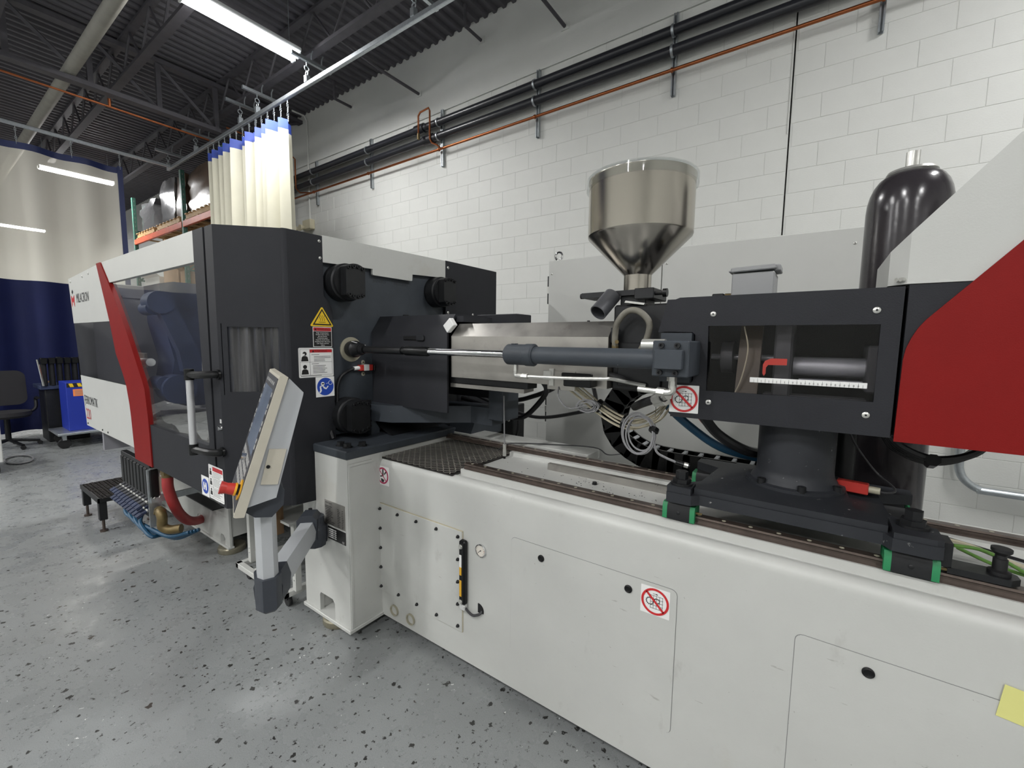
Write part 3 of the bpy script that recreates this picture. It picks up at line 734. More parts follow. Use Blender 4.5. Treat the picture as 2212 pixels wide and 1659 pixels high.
# ---- fixed platen
mb = MB()
mb.box(-2.37, -1.918, 1.268, 2.44, .985, 1.030, .006)
mb.prism([(1.30, 1.03), (1.36, 1.03), (1.40, 1.05), (1.58, 1.05), (1.64, 1.03), (2.06, 1.03), (2.12, 1.05), (2.30, 1.05), (2.36, 1.03), (2.40, 1.03), (2.37, 1.12), (2.36, 2.145), (1.34, 2.145), (1.345, 1.12)], 'x', -2.60, -2.250)
mb.prism([(1.60, 1.03), (1.66, 1.03), (1.66, 1.06), (1.63, 1.11), (1.60, 1.16)], 'x', -2.25, -2.16)
PL = mb.build('fixed_platen', 'platen_paint', MACH)
mb = MB(); mb.M = frame((-2.2495, 1.70, 1.950), (0, 1, 0), (0, 0, 1)); mb.text('J55N0828', .024, Matrix.Identity(4)); mb.build('cast_lettering', 'carriage_paint', PL); mb = MB(); mb.M = frame((-2.2495, 1.86, 1.950), (0, 1, 0), (0, 0, 1)); mb.text('Y051L2U05', .024, Matrix.Identity(4)); mb.build('cast_lettering', 'carriage_paint', PL)
for ty, tz in ((1.475, 1.915), (2.222, 1.935), (1.490, 1.160), (2.222, 1.160)):
    mb = MB(); mb.lathe([(0, -2.25), (.104, -2.25), (.104, -2.175), (.100, -2.170), (.096, -2.168), (.096, -2.15), (.06, -2.15)], (0, ty, tz), 'x', 40)
    nut = mb.build('tie_bar_nut', 'black_steel', PL)
    a0 = math.degrees(math.acos(.060/.096))
    pts = [(ty+.096*math.cos(math.radians(a)), tz+.096*math.sin(math.radians(a))) for a in [a0+(180-2*a0)*k/10 for k in range(11)]]
    pts += [(ty-(p[0]-ty), tz-(p[1]-tz)) for p in pts]
    capp = MB().prism(pts, 'x', -2.165, -2.100).build('nut_cap', 'black_steel', PL)
    for s in (-1, 1):
        for k in range(4):
            yy = (-.044, -.016, .014, .043)[k]; zz = s*(.072+(.008 if k in (1, 2) else 0))
            bolt(capp, (-2.100, ty+yy, tz+zz), 'x', .010, .010, 'black_steel', 'socket')
for yy, xx in ((1.33, -2.06), (1.33, -2.0), (1.40, -1.97)): bolt(PL, (xx, yy, 1.03), 'z', .020, .022)
MB().lathe([(0, 0), (.072, 0), (.072, .006), (0, .006)], (-2.25, 1.535, 1.54), 'x', 32).build('pull_in_seat', 'tan_plate', PL)
MB().box(-2.25, -2.235, 1.93, 1.97, 1.745, 1.765, .002).build('lug', 'black_steel', PL)
# guide beam below the nozzle hood
mb = MB(); mb.prism([(-2.25, 1.60), (-2.17, 1.60), (-2.02, 1.64), (-1.66, 1.93), (-1.50, 1.93), (-1.50, 2.06), (-1.75, 2.06), (-2.25, 1.90)], 'z', 1.115, 1.215)
GB = mb.build('guide_beam', 'platen_paint', PL)
kp = MB().box(-2.20, -2.172, 1.575, 1.615, 1.06, 1.24, .002).build('clamp_block', 'black_steel', PL)
for z in (1.205, 1.175, 1.115, 1.085): bolt(kp, (-2.172, 1.594, z), 'x', .011, .012, 'black_steel', 'socket')
MB().box(-1.52, -1.42, 1.92, 2.08, 1.15, 1.33, .004).build('slide_block', 'platen_paint', PL)
MB().prism([(-2.20, 1.09), (-1.95, .975), (-1.94, .985), (-2.2, 1.10)], 'y', 1.66, 2.05).build('drip_chute', 'black_steel', PL)
MB().prism([(2.05, .97), (2.40, .97), (2.40, 1.10), (2.12, 1.10)], 'x', -1.98, -1.78).build('chute_side', 'platen_paint', PL)

# nozzle hood
mb = MB(); hp = [(1.68, 1.21), (1.68, 1.645), (1.745, 1.742), (2.02, 1.742), (2.085, 1.645), (2.085, 1.25), (2.07, 1.25), (2.07, 1.64), (2.012, 1.730), (1.752, 1.730), (1.692, 1.640), (1.692, 1.21)]
mb.prism(hp, 'x', -2.245, -1.612)
HOOD = mb.build('nozzle_hood', 'dark_paint', MACH)
MB().box(-1.95, -1.78, 1.672, 1.680, 1.600, 1.622, .002).build('hood_hinge', 'black_steel', HOOD); MB().box(-1.84, -1.785, 1.668, 1.680, 1.596, 1.626, .003).build('hood_latch', 'carriage_paint', HOOD)
MB().prism([(1.752, 1.700), (1.752, 1.732), (2.0, 1.732), (2.0, 1.70)], 'x', -1.612, -1.56).build('hood_lip', 'dark_paint', HOOD)
MB().box(-1.75, -1.45, 2.09, 2.25, 1.60, 1.76, .004).build('hood_bracket', 'dark_paint', MACH)
mb = MB(); mb.M = frame((-1.612, 1.692, 1.652), (.78, -.05, .62), (-.62, 0, .78)); mb.box(-.006, .060, -.012, .038, -.015, .015, .003)
tag(mb.build('hinge_block', 'sticker_white', HOOD), 'small white plastic hinge block')
# top covers
wp = [(1.357, 2.155), (2.30, 2.165), (2.30, 2.045), (1.992, 2.030), (1.990, 1.992), (1.984, 1.986), (1.684, 1.986), (1.678, 1.992), (1.678, 2.022), (1.357, 2.012)]
MB().prism(wp, 'x', -2.238, -2.222).build('white_top_cover', 'white_paint', MACH)
MB().box(-2.62, -2.24, 1.36, 2.30, 2.147, 2.153).build('top_sheet', 'white_paint', MACH)
RP = MB().box(-2.236, -2.220, 2.302, 2.90, .92, 2.168, .002).build('rear_guard', 'dark_paint', MACH)
for y, z in ((2.325, 2.12), (2.325, 2.0), (2.60, 1.80), (2.88, 1.80), (2.325, 1.80), (2.88, 1.2)): bolt(RP, (-2.220, y, z), 'x', .010, .005, 'zinc', 'button', 'screw')
MB().box(-5.45, -2.236, 2.86, 2.875, .75, 2.05).build('rear_sheet', 'dark_paint', MACH)

# ---- folded front guard
Z0, Z1 = .715, 2.150
mb = MB()
def plan(mb, a, b, z0, z1, t=.012):
    a = Vector(a); b = Vector(b); d = (b-a).normalized(); nn = Vector((d.y, -d.x))*t
    mb.prism([a, b, b-nn, a-nn], 'z', z0, z1)
mb.prism([(1.165, Z0), (1.405, .70), (1.405, 1.76), (1.39, 1.80), (1.357, 1.83), (1.357, Z1), (1.165, Z1)], 'x', -2.234, -2.222)
mb.prism([(-2.222, 1.165), (-2.234, 1.165), (-2.247, 1.148), (-2.238, 1.143), (-2.228, 1.150)], 'z', Z0, Z1)
d0 = Vector((-2.447, .930, 0)); d1 = Vector((-2.240, 1.147, 0)); dl = (d1-d0).length
mb.M = frame(d0, d1-d0, (0, 0, 1))
win = [(.033, 1.325), (.272, 1.325), (.272, 1.655), (.033, 1.655)]
loops = [[(0, Z0), (dl, Z0), (dl, Z1), (0, Z1)], win]
mb.prism(loops[0], 'z', -.010, 0, [win, [(.0045, 1.31), (.0085, 1.31), (.0085, 1.67), (.0045, 1.67)]])
mb.M = None
mb.prism([(-2.447, .930), (-2.455, .922), (-2.545, .922), (-2.545, .934), (-2.462, .934), (-2.455, .940)], 'z', Z0, Z1)
GD = mb.build('front_guard', 'dark_paint', MACH)
mb = MB(); mb.M = frame(d0, d1-d0, (0, 0, 1)); mb.box(.028, .277, 1.320, 1.660, -.018, -.012); mb.build('guard_window', 'window_streak', GD)
for y, z in ((1.339, 2.120), (1.341, 2.032)): bolt(GD, (-2.222, y, z), 'x', .008, .004, 'zinc', 'button', 'screw')
# added grey bars standing in for streaky reflections in the guard window
mb = MB()
for k in range(7): 
    a = d0.lerp(d1, .1+.13*k)+Vector((-.06, .06, 0)); mb.box(a.x-.01, a.x+.01, a.y-.01, a.y+.01, 1.25, 1.75)
mb.build('reflection_strips', 'bulkhead_grey', GD)

# ---- sliding safety door
DY = .920
redL = [(-4.546, 2.150), (-4.303, 1.711), (-4.20, 1.475), (-4.075, 1.345), (-4.008, 1.255), (-3.962, 1.12), (-3.946, 1.028), (-3.924, .80), (-3.920, .735)]
redR = [(-3.568, .735), (-3.572, .95), (-3.580, 1.07), (-3.610, 1.255), (-3.650, 1.315), (-3.702, 1.378), (-3.919, 1.644), (-4.137, 1.878), (-4.435, 2.150)]
mb = MB('dark_paint')
hole = [(-4.262, 1.988), (-2.688, 1.988)]+[(-2.660, 1.10), (-2.632, 1.03), (-2.655, 1.022)]+[(-3.562, 1.022)]+[(-3.580, 1.10), (-3.622, 1.26), (-3.702, 1.385), (-3.919, 1.652), (-4.137, 1.882)]
door_o = [(-4.43, 2.150), (-4.137, 1.872), (-3.919, 1.638), (-3.70, 1.372), (-3.606, 1.25), (-3.570, 1.05), (-3.565, .735), (-2.560, .735), (-2.560, 2.150)]
# stile, bottom panel and top rail
mb.prism([(-2.690, 1.988), (-2.690, 2.150), (-2.562, 2.150), (-2.562, .735), (-3.572, .735), (-3.576, 1.020), (-2.66, 1.020), (-2.630, 1.026), (-2.624, 1.05), (-2.655, 1.30)], 'y', DY, DY+.03)
DOOR = mb.build('safety_door', None, MACH)
MB().prism([(-4.435, 2.150), (-2.692, 2.150), (-2.692, 1.990), (-4.262, 1.990), (-4.29, 2.02)], 'y', DY, DY+.03).build('door_top_rail', 'white_clean', DOOR)
MB().prism(redL+redR, 'y', DY-.008, DY+.02).build('red_stripe', 'red_paint', DOOR)
MB().prism([(-4.262, 1.995), (-2.68, 1.995), (-2.62, 1.015), (-3.57, 1.015), (-3.70, 1.375), (-3.919, 1.64)], 'y', DY+.014, DY+.018).build('door_window', 'window_clear', DOOR)
HD = MB().cyl((-2.622, .846, 1.035), (-2.622, .846, 1.395), .0165, 20).build('door_handle', 'bar_aluminium', DOOR)
for z, s in ((1.41, 1), (1.02, -1)):
    mb = MB(); mb.cyl((-2.622, .846, z-.028), (-2.622, .846, z+.028), .022, 18); mb.tube([(-2.622, .846, z), (-2.56, .855, z), (-2.50, .872, z+.004*s), (-2.465, .900, z+.006*s), (-2.462, .921, z+.006*s)], .019, 10); mb.cyl((-2.462, .912, z+.004*s), (-2.462, .922, z+.004*s), .026, 16)
    mb.build('handle_mount', 'black_plastic', HD)
lk = MB().lathe([(0, 0), (.013, 0), (.013, -.012), (.011, -.016), (0, -.016)], (-2.470, .922, 1.140), 'y', 18).build('door_lock', 'chrome', GD); MB().box(-2.480, -2.462, .9205, .922, 1.164, 1.184).build('lock_label', 'grey_plastic', GD)

# ---- fixed left cover of the clamp
def lx(z): return -5.553+(2.10-z)*(.253/1.293)
def rx(z):
    for (a, za), (b, zb) in zip(redL, redL[1:]):
        if zb <= z <= za: return a+(b-a)*(za-z)/(za-zb)
    return redL[0][0]
mb = MB(); zz = [2.145, 1.95, 1.711]
mb.prism([(-5.55, 2.105), (lx(1.711), 1.711), (rx(1.711)+.02, 1.711), (rx(2.145)+.02, 2.147)], 'y', DY, DY+.03)
LC = mb.build('clamp_cover', 'white_clean', MACH)
MB().prism([(lx(1.709), 1.709), (lx(1.252), 1.252), (rx(1.252)+.02, 1.252), (rx(1.4)+.02, 1.40), (rx(1.55)+.02, 1.55), (rx(1.709)+.02, 1.709)], 'y', DY+.002, DY+.03).build('dark_band', 'dark_paint', LC)
MB().prism([(lx(1.250), 1.250), (lx(.807), .807), (rx(.807)+.03, .807), (rx(1.03)+.03, 1.03), (rx(1.25)+.02, 1.25)], 'y', DY, DY+.03).build('lower_cover', 'white_clean', LC)
carve(bpy.data.objects['dark_band'], MB().box(-4.816, -4.811, DY-.01, DY+.022, 1.24, 1.72).build('cutter', 'dark_paint'))
mb = MB(); mb.prism([(-5.553, 2.10), (-5.298, .81), (-5.285, .81), (-5.54, 2.10)], 'y', DY+.03, 2.86); mb.build('end_sheet', 'white_clean', LC)
for x, z in ((-5.46, 2.075), (-5.03, 2.09), (-4.83, 2.10)): bolt(LC, (x, DY, z), '-y', .010, .006, 'zinc', 'button', 'screw')
for x, z in ((-5.25, .83), (-4.78, .83), (-4.62, .83)): bolt(LC, (x, DY, z), '-y', .008, .005, 'black_steel', 'button', 'screw')
# lettering and emblem on the cover
def front_text(s, x, z, size, m, sx, parent):
    mb = MB(); mb.M = frame((x, DY-.0012, z), (1, 0, 0), (0, 0, 1)); mb.text(s, size, Matrix.Identity(4), sx=sx); return mb.build('lettering', m, parent)
front_text('MILACRON', -5.295, 1.885, .112, 'dark_paint', .74, LC)
front_text('F', -5.31, .985, .140, 'dark_paint', .6, LC); front_text('ERROMATIK', -5.265, 1.005, .105, 'dark_paint', .68, LC); front_text('220', -5.283, .872, .135, 'print_red', .78, LC)
mb = MB('print_red'); ex = -5.425
mb.prism([(ex-.055, 1.955), (ex-.03, 1.94), (ex-.03, 1.875), (ex-.055, 1.855)], 'y', DY-.0015, DY); mb.prism([(ex+.055, 1.955), (ex+.03, 1.94), (ex+.03, 1.875), (ex+.055, 1.855)], 'y', DY-.0015, DY)
mb.prism([(ex-.04, 1.95), (ex, 1.925), (ex+.04, 1.95), (ex+.03, 1.91), (ex, 1.89), (ex-.03, 1.91)], 'y', DY-.0015, DY)
mb.mat('dark_paint'); mb.prism([(ex, 2.005), (ex+.03, 1.985), (ex, 1.965), (ex-.03, 1.985)], 'y', DY-.0015, DY)
mb.build('emblem', None, LC)

# ---- clamp base and what shows behind the door window
mb = MB()
mb.prism([(-5.2, .05), (-3.60, .05), (-3.60, .115), (-3.585, .13), (-3.545, .13), (-3.525, .11), (-3.525, .05), (-3.45, .05), (-3.45, .60), (-5.2, .60)], 'y', 1.30, 1.325)
mb.box(-5.2, -3.45, 1.325, 2.42, .13, .60); mb.box(-5.2, -3.70, 1.325, 2.42, .05, .13)
mb.box(-5.2, -3.44, 1.285, 1.33, .046, .062, .003); mb.box(-3.45, -3.442, 1.30, 1.315, .06, .60)
CB = mb.build('clamp_base', 'white_paint', MACH)
MB().box(-4.05, -3.5, 1.22, 1.33, .352, .360).build('base_lip', 'black_steel', CB)
MB().lathe([(.038, 0), (.044, 0), (.044, -.004), (.038, -.004)], (-3.99, 1.30, .148), 'y', 20, close=True).build('hose_port', 'white_paint', CB)
MB().box(-5.02, -4.98, .96, 2.70, .62, 2.045).build('bulkhead', 'bulkhead_grey', MACH)
MB().box(-5.0, -4.965, 1.15, 1.6, 1.935, 1.95).build('bulkhead_rib', 'bulkhead_grey', MACH)
MV = MB().prism([(1.06, 1.965), (1.14, 1.985), (2.5, 1.985), (2.5, 1.10), (1.18, 1.10), (1.08, 1.20), (1.12, 1.44), (1.07, 1.70)], 'x', -4.05, -3.72).build('moving_platen', 'mould_navy', MACH)
mb = MB(); mb.cyl((-3.74, 1.03, 1.83), (-3.60, 1.03, 1.83), .075, 24); mb.cyl((-3.8, 1.00, 1.79), (-3.64, 1.0, 1.79), .045, 20); mb.build('toggle_pin', 'mould_navy', MV)
mb = MB(); mb.cyl((-3.74, 1.10, 1.24), (-3.58, 1.10, 1.24), .10, 24); mb.cyl((-3.8, 1.03, 1.28), (-3.62, 1.03, 1.28), .05, 20); mb.build('toggle_pin', 'mould_navy', MV)
mb = MB(); mb.prism([(1.02, 1.78), (1.10, 1.86), (1.24, 1.5), (1.26, 1.36), (1.14, 1.36), (1.12, 1.5)], 'x', -3.70, -3.62); mb.build('toggle_link', 'mould_navy', MV)
for ty, tz in ((1.475, 1.915), (2.222, 1.935), (1.490, 1.16), (2.222, 1.16)):
    MB().cyl((-5.0, ty, tz), (-2.6, ty, tz), .046, 24).build('tie_bar', 'chrome', MACH)
MB().box(-2.95, -2.62, 1.45, 2.25, 1.22, 1.86, .006).build('mould_half', 'mould_navy', MACH)
MB().cyl((-4.9, 1.02, 1.39), (-3.85, 1.02, 1.42), .028, 14).build('padded_bar', 'sticker_white', MACH)
mb = MB(); mb.box(-4.75, -4.3, 1.10, 1.12, 1.36, 1.47); mb.build('paper_card', 'beige_metal', MACH)
mb = MB(); rnd = random.Random(2)
N = 12
vs = []; nx, ny = 26, 12
for i in range(nx):
    for j in range(ny):
        vs.append((-4.5+1.75*i/(nx-1), 1.0+.9*j/(ny-1), 1.02+rnd.uniform(-.03, .05)))
mb.add(vs, [(i*ny+j, (i+1)*ny+j, (i+1)*ny+j+1, i*ny+j+1) for i in range(nx-1) for j in range(ny-1)])
mb.build('plastic_liner', 'wrap_clear', MACH)
MB().box(-4.5, -2.75, .98, 2.4, .93, .965).build('chute_tray', 'aluminium', MACH)
mb = MB(); mb.cyl((-2.86, 1.02, 1.45), (-2.86, 1.02, 2.1), .006, 6); mb.build('air_line', 'brass', MACH)
MB().box(-2.90, -2.83, 1.0, 1.05, 1.38, 1.46, .004).build('air_fitting', 'beige_metal', MACH)
# safety switch on the platen
mb = MB(); mb.box(-2.25, -2.215, 1.575, 1.60, 1.412, 1.448, .003); mb.box(-2.25, -2.215, 1.635, 1.665, 1.412, 1.448, .003); sw = mb.build('safety_switch', 'switch_red', PL)
MB().box(-2.25, -2.213, 1.600, 1.636, 1.412, 1.450, .002).build('switch_label', 'grey_plastic', sw); MB().cyl((-2.232, 1.575, 1.43), (-2.232, 1.540, 1.428), .012, 12).build('cable_gland', 'sticker_white', sw)
MB().box(-2.25, -2.21, 1.668, 1.72, 1.41, 1.445, .003).build('switch_actuator', 'black_steel', sw)
for z in (1.462, 1.392): bolt(sw, (-2.25, 1.615, z), 'x', .013, .006, 'tan_plate', 'button', 'screw')
MB().tube([(-2.232, 1.54, 1.428), (-2.23, 1.50, 1.415), (-2.232, 1.455, 1.385), (-2.234, 1.432, 1.33), (-2.236, 1.428, 1.24), (-2.238, 1.412, 1.17), (-2.238, 1.385, 1.10), (-2.2, 1.375, 1.04)], .009, 8).build('switch_cable', 'hose_black', sw)

# ---- signs
def sign(name, o, r, u, draw, parent, label=None):
    mb = MB(); mb.M = frame(o, r, u); draw(mb); x = mb.build(name, None, parent)
    if label: x['label'] = label
    return x
E1 = .0006
def plate(mb, w, h, m='sticker_white', r=.004, z=0): mb.mat(m); mb.prism(rrect(0, w, 0, h, r), 'z', z, z+E1)
def disc(mb, cx, cy, r, m, z, ri=None): mb.mat(m); mb.prism(circ(cx, cy, r, 32), 'z', z, z+E1, [circ(cx, cy, ri, 32)] if ri else [])
def bar(mb, p, q, wd, m, z):
    p = Vector(p); q = Vector(q); d = (q-p).normalized(); nn = Vector((-d.y, d.x))*wd/2
    mb.mat(m); mb.prism([p+nn, q+nn, q-nn, p-nn], 'z', z, z+E1)
def gear(mb, cx, cy, r, z):
    disc(mb, cx, cy, r, 'print_black', z, r*.86)
    for k in range(14):
        a = 2*math.pi*k/14; bar(mb, (cx+r*.95*math.cos(a), cy+r*.95*math.sin(a)), (cx+r*1.2*math.cos(a), cy+r*1.2*math.sin(a)), r*.16, 'print_black', z)
def no_guard(mb, s=.102):
    plate(mb, s, s, r=.002); c = s/2; R = s*.475
    for k in range(5): bar(mb, (c-.016+.0105*k, c-.027), (c-.016+.0105*k, c+.022), .0010, 'print_black', E1)
    for k in range(5): bar(mb, (c-.016, c-.026+.0118*k), (c+.028, c-.026+.0118*k), .0010, 'print_black', E1)
    gear(mb, c-.018, c-.002, .0125, E1*2); gear(mb, c+.007, c+.004, .009, E1*2)
    bar(mb, (c-.008, c+.028), (c+.006, c+.028), .0012, 'print_black', E1*2); mb.prism([(c+.010, c+.028), (c+.004, c+.0305), (c+.004, c+.0255)], 'z', E1*2, E1*3)
    disc(mb, c, c, R, 'sign_red', E1*3, R*.84); bar(mb, (c-R*.64, c+R*.64), (c+R*.64, c-R*.64), .0075, 'sign_red', E1*3)
sign('prohibition_sign', (-.4635, 1.4748, .640), (1, 0, .01), (0, 0, 1), no_guard, MACH, 'square white sticker with a red ring and bar over black gears')
def no_step(mb):
    plate(mb, .105, .105, r=.002); c = .0525
    mb.mat('print_black'); mb.prism([(c-.004, c+.036), (c+.006, c+.036), (c+.006, c+.004), (c-.004, c+.004)], 'z', E1, 2*E1)
    mb.prism([(c-.024, c-.004), (c+.004, c+.004), (c+.008, c-.002), (c-.02, c-.010)], 'z', E1, 2*E1); mb.prism([(c+.012, c+.004), (c+.030, c+.022), (c+.024, c+.028), (c+.010, c+.012)], 'z', E1, 2*E1)
    mb.prism([(c-.016, c-.016), (c+.012, c-.022), (c+.004, c-.040), (c-.014, c-.032)], 'z', E1, 2*E1)
    disc(mb, c, c, .046, 'sign_magenta', 2*E1, .037); bar(mb, (c-.028, c+.028), (c+.028, c-.028), .005, 'sign_magenta', 2*E1)
sign('prohibition_sign', (-1.952, 1.4765, .8075), (1, 0, 0), (0, 0, 1), no_step, MACH, 'square sticker with a magenta no stepping ring')
GX2 = -2.2218
def hot(mb):
    mb.mat('sign_yellow'); mb.prism([(-.004, .0), (.120, .0), (.124, .006), (.064, .103), (.056, .103), (-.008, .006)], 'z', 0, E1)
    tri = [(.004, .007), (.116, .007), (.060, .096)]; tri2 = [(.016, .014), (.104, .014), (.060, .084)]
    mb.mat('print_black'); mb.prism(tri, 'z', E1, 2*E1, [tri2]); mb.box(.040, .080, .022, .0245, E1, 2*E1)
    for k in range(3):
        x = .048+.012*k
        for p, q in (((x, .030), (x+.003, .038)), ((x+.003, .038), (x-.003, .048)), ((x-.003, .048), (x+.002, .060))): bar(mb, p, q, .002, 'print_black', E1)
sign('hot_surface_sign', (GX2, 1.283, 1.667), (0, 1, 0), (0, 0, 1), hot, GD, 'yellow triangular hot surface sign')
def warn_hot(mb):
    plate(mb, .110, .108, r=.001); mb.mat('print_red'); mb.box(.003, .107, .086, .105, E1, 2*E1); mb.mat('print_black'); mb.box(.003, .107, .003, .084, E1, 2*E1)
    mb.mat('print_black'); mb.text('WARNING', .015, T((.062, .090, 2*E1+.0002)), 'CENTER'); mb.prism([(.008, .089), (.022, .089), (.015, .102)], 'z', 2*E1, 3*E1)
    mb.mat('sticker_white')
    for k, s in enumerate(('High temperature.', 'Surface may be hot,', 'do not touch.', 'Protective gear', 'must be worn when', 'working near this area.', 'Can cause serious', 'injury')):
        mb.text(s, .0098, T((.055, .0735-.0095*k, 2*E1+.0002)), 'CENTER')
sign('warning_sign', (GX2, 1.287, 1.556), (0, 1, 0), (0, 0, 1), warn_hot, GD, 'black warning sticker with white lettering under a red heading')
def lines(mb, x0, x1, y, n, dy, m='print_black', hgt=.0022, seed=1):
    r = random.Random(seed); mb.mat(m)
    for k in range(n): mb.box(x0, x0+(x1-x0)*r.uniform(.6, 1), y-k*dy-hgt, y-k*dy, E1, 2*E1)
def warn_ppe(mb):
    mb.mat('grey_plastic'); mb.prism(rrect(0, .200, 0, .160, .008), 'z', 0, E1*.5); mb.mat('sticker_white'); mb.prism(rrect(.004, .196, .004, .156, .006), 'z', 0, E1)
    mb.mat('print_black')
    for (x0, x1, y0, y1) in ((.008, .192, .150, .151), (.008, .192, .012, .013), (.008, .009, .012, .151), (.191, .192, .012, .151), (.062, .063, .012, .151), (.008, .192, .082, .083)): mb.box(x0, x1, y0, y1, E1, 2*E1)
    mb.mat('print_red'); mb.box(.063, .191, .134, .150, E1, 2*E1); mb.mat('print_black'); mb.text('WARNING', .015, T((.125, .1365, 2*E1+.0002)), 'CENTER'); mb.prism([(.074, .136), (.088, .136), (.081, .148)], 'z', 2*E1, 3*E1)
    for cy in (.10, .03):
        mb.mat('print_black'); mb.prism(circ(.034, cy+.028, .011, 16), 'z', E1, 2*E1); mb.prism([(.014, cy-.012), (.054, cy-.012), (.050, cy+.010), (.040, cy+.016), (.026, cy+.016), (.018, cy+.010)], 'z', E1, 2*E1)
    mb.mat('sticker_white'); mb.box(.020, .034, .120, .128, 2*E1, 3*E1)
    lines(mb, .072, .14, .124, 1, .008, seed=1); lines(mb, .085, .186, .114, 4, .008, seed=2); lines(mb, .072, .13, .074, 1, .008, seed=3); lines(mb, .078, .186, .064, 6, .0078, seed=4); lines(mb, .010, .19, .0105, 1, .004, 'print_grey', .003)
sign('warning_sign', (GX2, 1.203, 1.392), (0, 1, 0), (0, 0, 1), warn_ppe, GD, 'white two panel warning sticker with black figures and a red heading')
def blue_ppe(mb):
    plate(mb, .110, .110, r=.001); disc(mb, .056, .056, .049, 'sign_blue', E1); mb.mat('sticker_white')
    z0, z1 = 2*E1, 3*E1
    mb.prism(circ(.040, .072, .011, 16), 'z', z0, z1); mb.prism([(.022, .056), (.040, .058), (.046, .046), (.060, .040), (.074, .056), (.070, .060), (.060, .048), (.048, .056), (.044, .062), (.026, .062)], 'z', z0, z1)
    mb.prism([(.022, .056), (.030, .056), (.034, .034), (.026, .022), (.018, .026), (.024, .036)], 'z', z0, z1); disc(mb, .086, .076, .012, 'sticker_white', z0, .010); bar(mb, (.060, .072), (.076, .076), .002, 'sticker_white', z0)
    mb.mat('print_black'); mb.box(.034, .048, .070, .076, z1, z1+E1)
sign('mandatory_sign', (GX2, 1.294, 1.281), (0, 1, 0), (0, 0, 1), blue_ppe, GD, 'white sticker with a blue disc and a white masked figure')
FR = ((1, 0, 0), (0, 0, 1))
def door_warn(mb):
    plate(mb, .182, .188, r=.008); mb.mat('print_red'); mb.box(.055, .176, .158, .180, E1, 2*E1); mb.mat('print_grey'); mb.box(.050, .0512, .01, .18, E1, 2*E1); mb.box(.006, .176, .122, .1232, E1, 2*E1); mb.box(.006, .176, .066, .0672, E1, 2*E1); mb.box(.006, .176, .010, .0112, E1, 2*E1)
    lines(mb, .058, .174, .152, 4, .0075, 'print_grey', seed=6); lines(mb, .058, .174, .116, 6, .0075, 'print_grey', seed=7); lines(mb, .056, .174, .060, 6, .0075, 'print_grey', seed=8)
    mb.mat('print_black')
    for cy in (.150, .095, .040): mb.prism(circ(.026, cy+.012, .007, 12), 'z', E1, 2*E1); mb.prism([(.012, cy-.018), (.040, cy-.018), (.036, cy+.004), (.016, cy+.004)], 'z', E1, 2*E1)
sign('warning_sign', (-2.655, DY-.0008, .733), *FR, door_warn, DOOR, 'white warning sticker with a red heading and three small figures')
def door_blue(mb):
    plate(mb, .100, .112, r=.001); disc(mb, .050, .056, .042, 'sign_blue', E1); mb.mat('sticker_white')
    for x in (.034, .062): mb.prism([(x-.008, .035), (x+.008, .035), (x+.009, .060), (x+.006, .078), (x-.006, .078), (x-.009, .060)], 'z', 2*E1, 3*E1)
    mb.box(.040, .056, .050, .062, 2*E1, 3*E1)
sign('mandatory_sign', (-2.761, DY-.0008, .728), *FR, door_blue, DOOR, 'white sticker with a blue glove disc')
# ================================================================== injection unit on the rails
YC, ZA = 1.85, 1.54
INJ = thing('injection_unit', (-.05, 1.8, .98), 'anthracite injection unit on a rail carriage with red and white rear cover', 'injection unit')
mb = MB()
mb.prism([(-.404, 1.52), (-.322, 1.52), (-.300, 1.545), (.18, 1.545), (.197, 1.515), (.283, 1.515), (.300, 1.525), (.300, 1.66), (.21, 1.72), (.20, 1.95), (.30, 2.0), (.30, 2.068), (-.404, 2.068), (-.404, 2.0), (-.31, 1.95), (-.33, 1.72), (-.404, 1.62)], 'z', 1.047, 1.082)
mb.prism([(-.404, 1.524), (-.325, 1.524), (-.325, 1.60), (-.404, 1.60)], 'z', 1.08, 1.104); mb.prism([(.199, 1.519), (.285, 1.519), (.30, 1.53), (.30, 1.62), (.199, 1.64)], 'z', 1.08, 1.098)
mb.prism([(-.32, 1.552), (.19, 1.552), (.19, 1.60), (.12, 1.66), (.10, 2.0), (-.25, 2.0), (-.27, 1.66), (-.32, 1.60)], 'z', 1.08, 1.102)
CAR = mb.build('carriage', 'carriage_paint', INJ)
for bx, by, bz in ((-.365, 1.565, 1.104), (.247, 1.60, 1.098)):
    mb = MB(); mb.cyl((bx, by, bz), (bx, by, bz+.008), .036, 20); mb.cyl((bx, by, bz+.008), (bx, by, bz+.022), .030, 6); mb.cyl((bx, by, bz+.022), (bx, by, bz+.048), .021, 6); mb.build('clamp_bolt', 'black_steel', CAR)
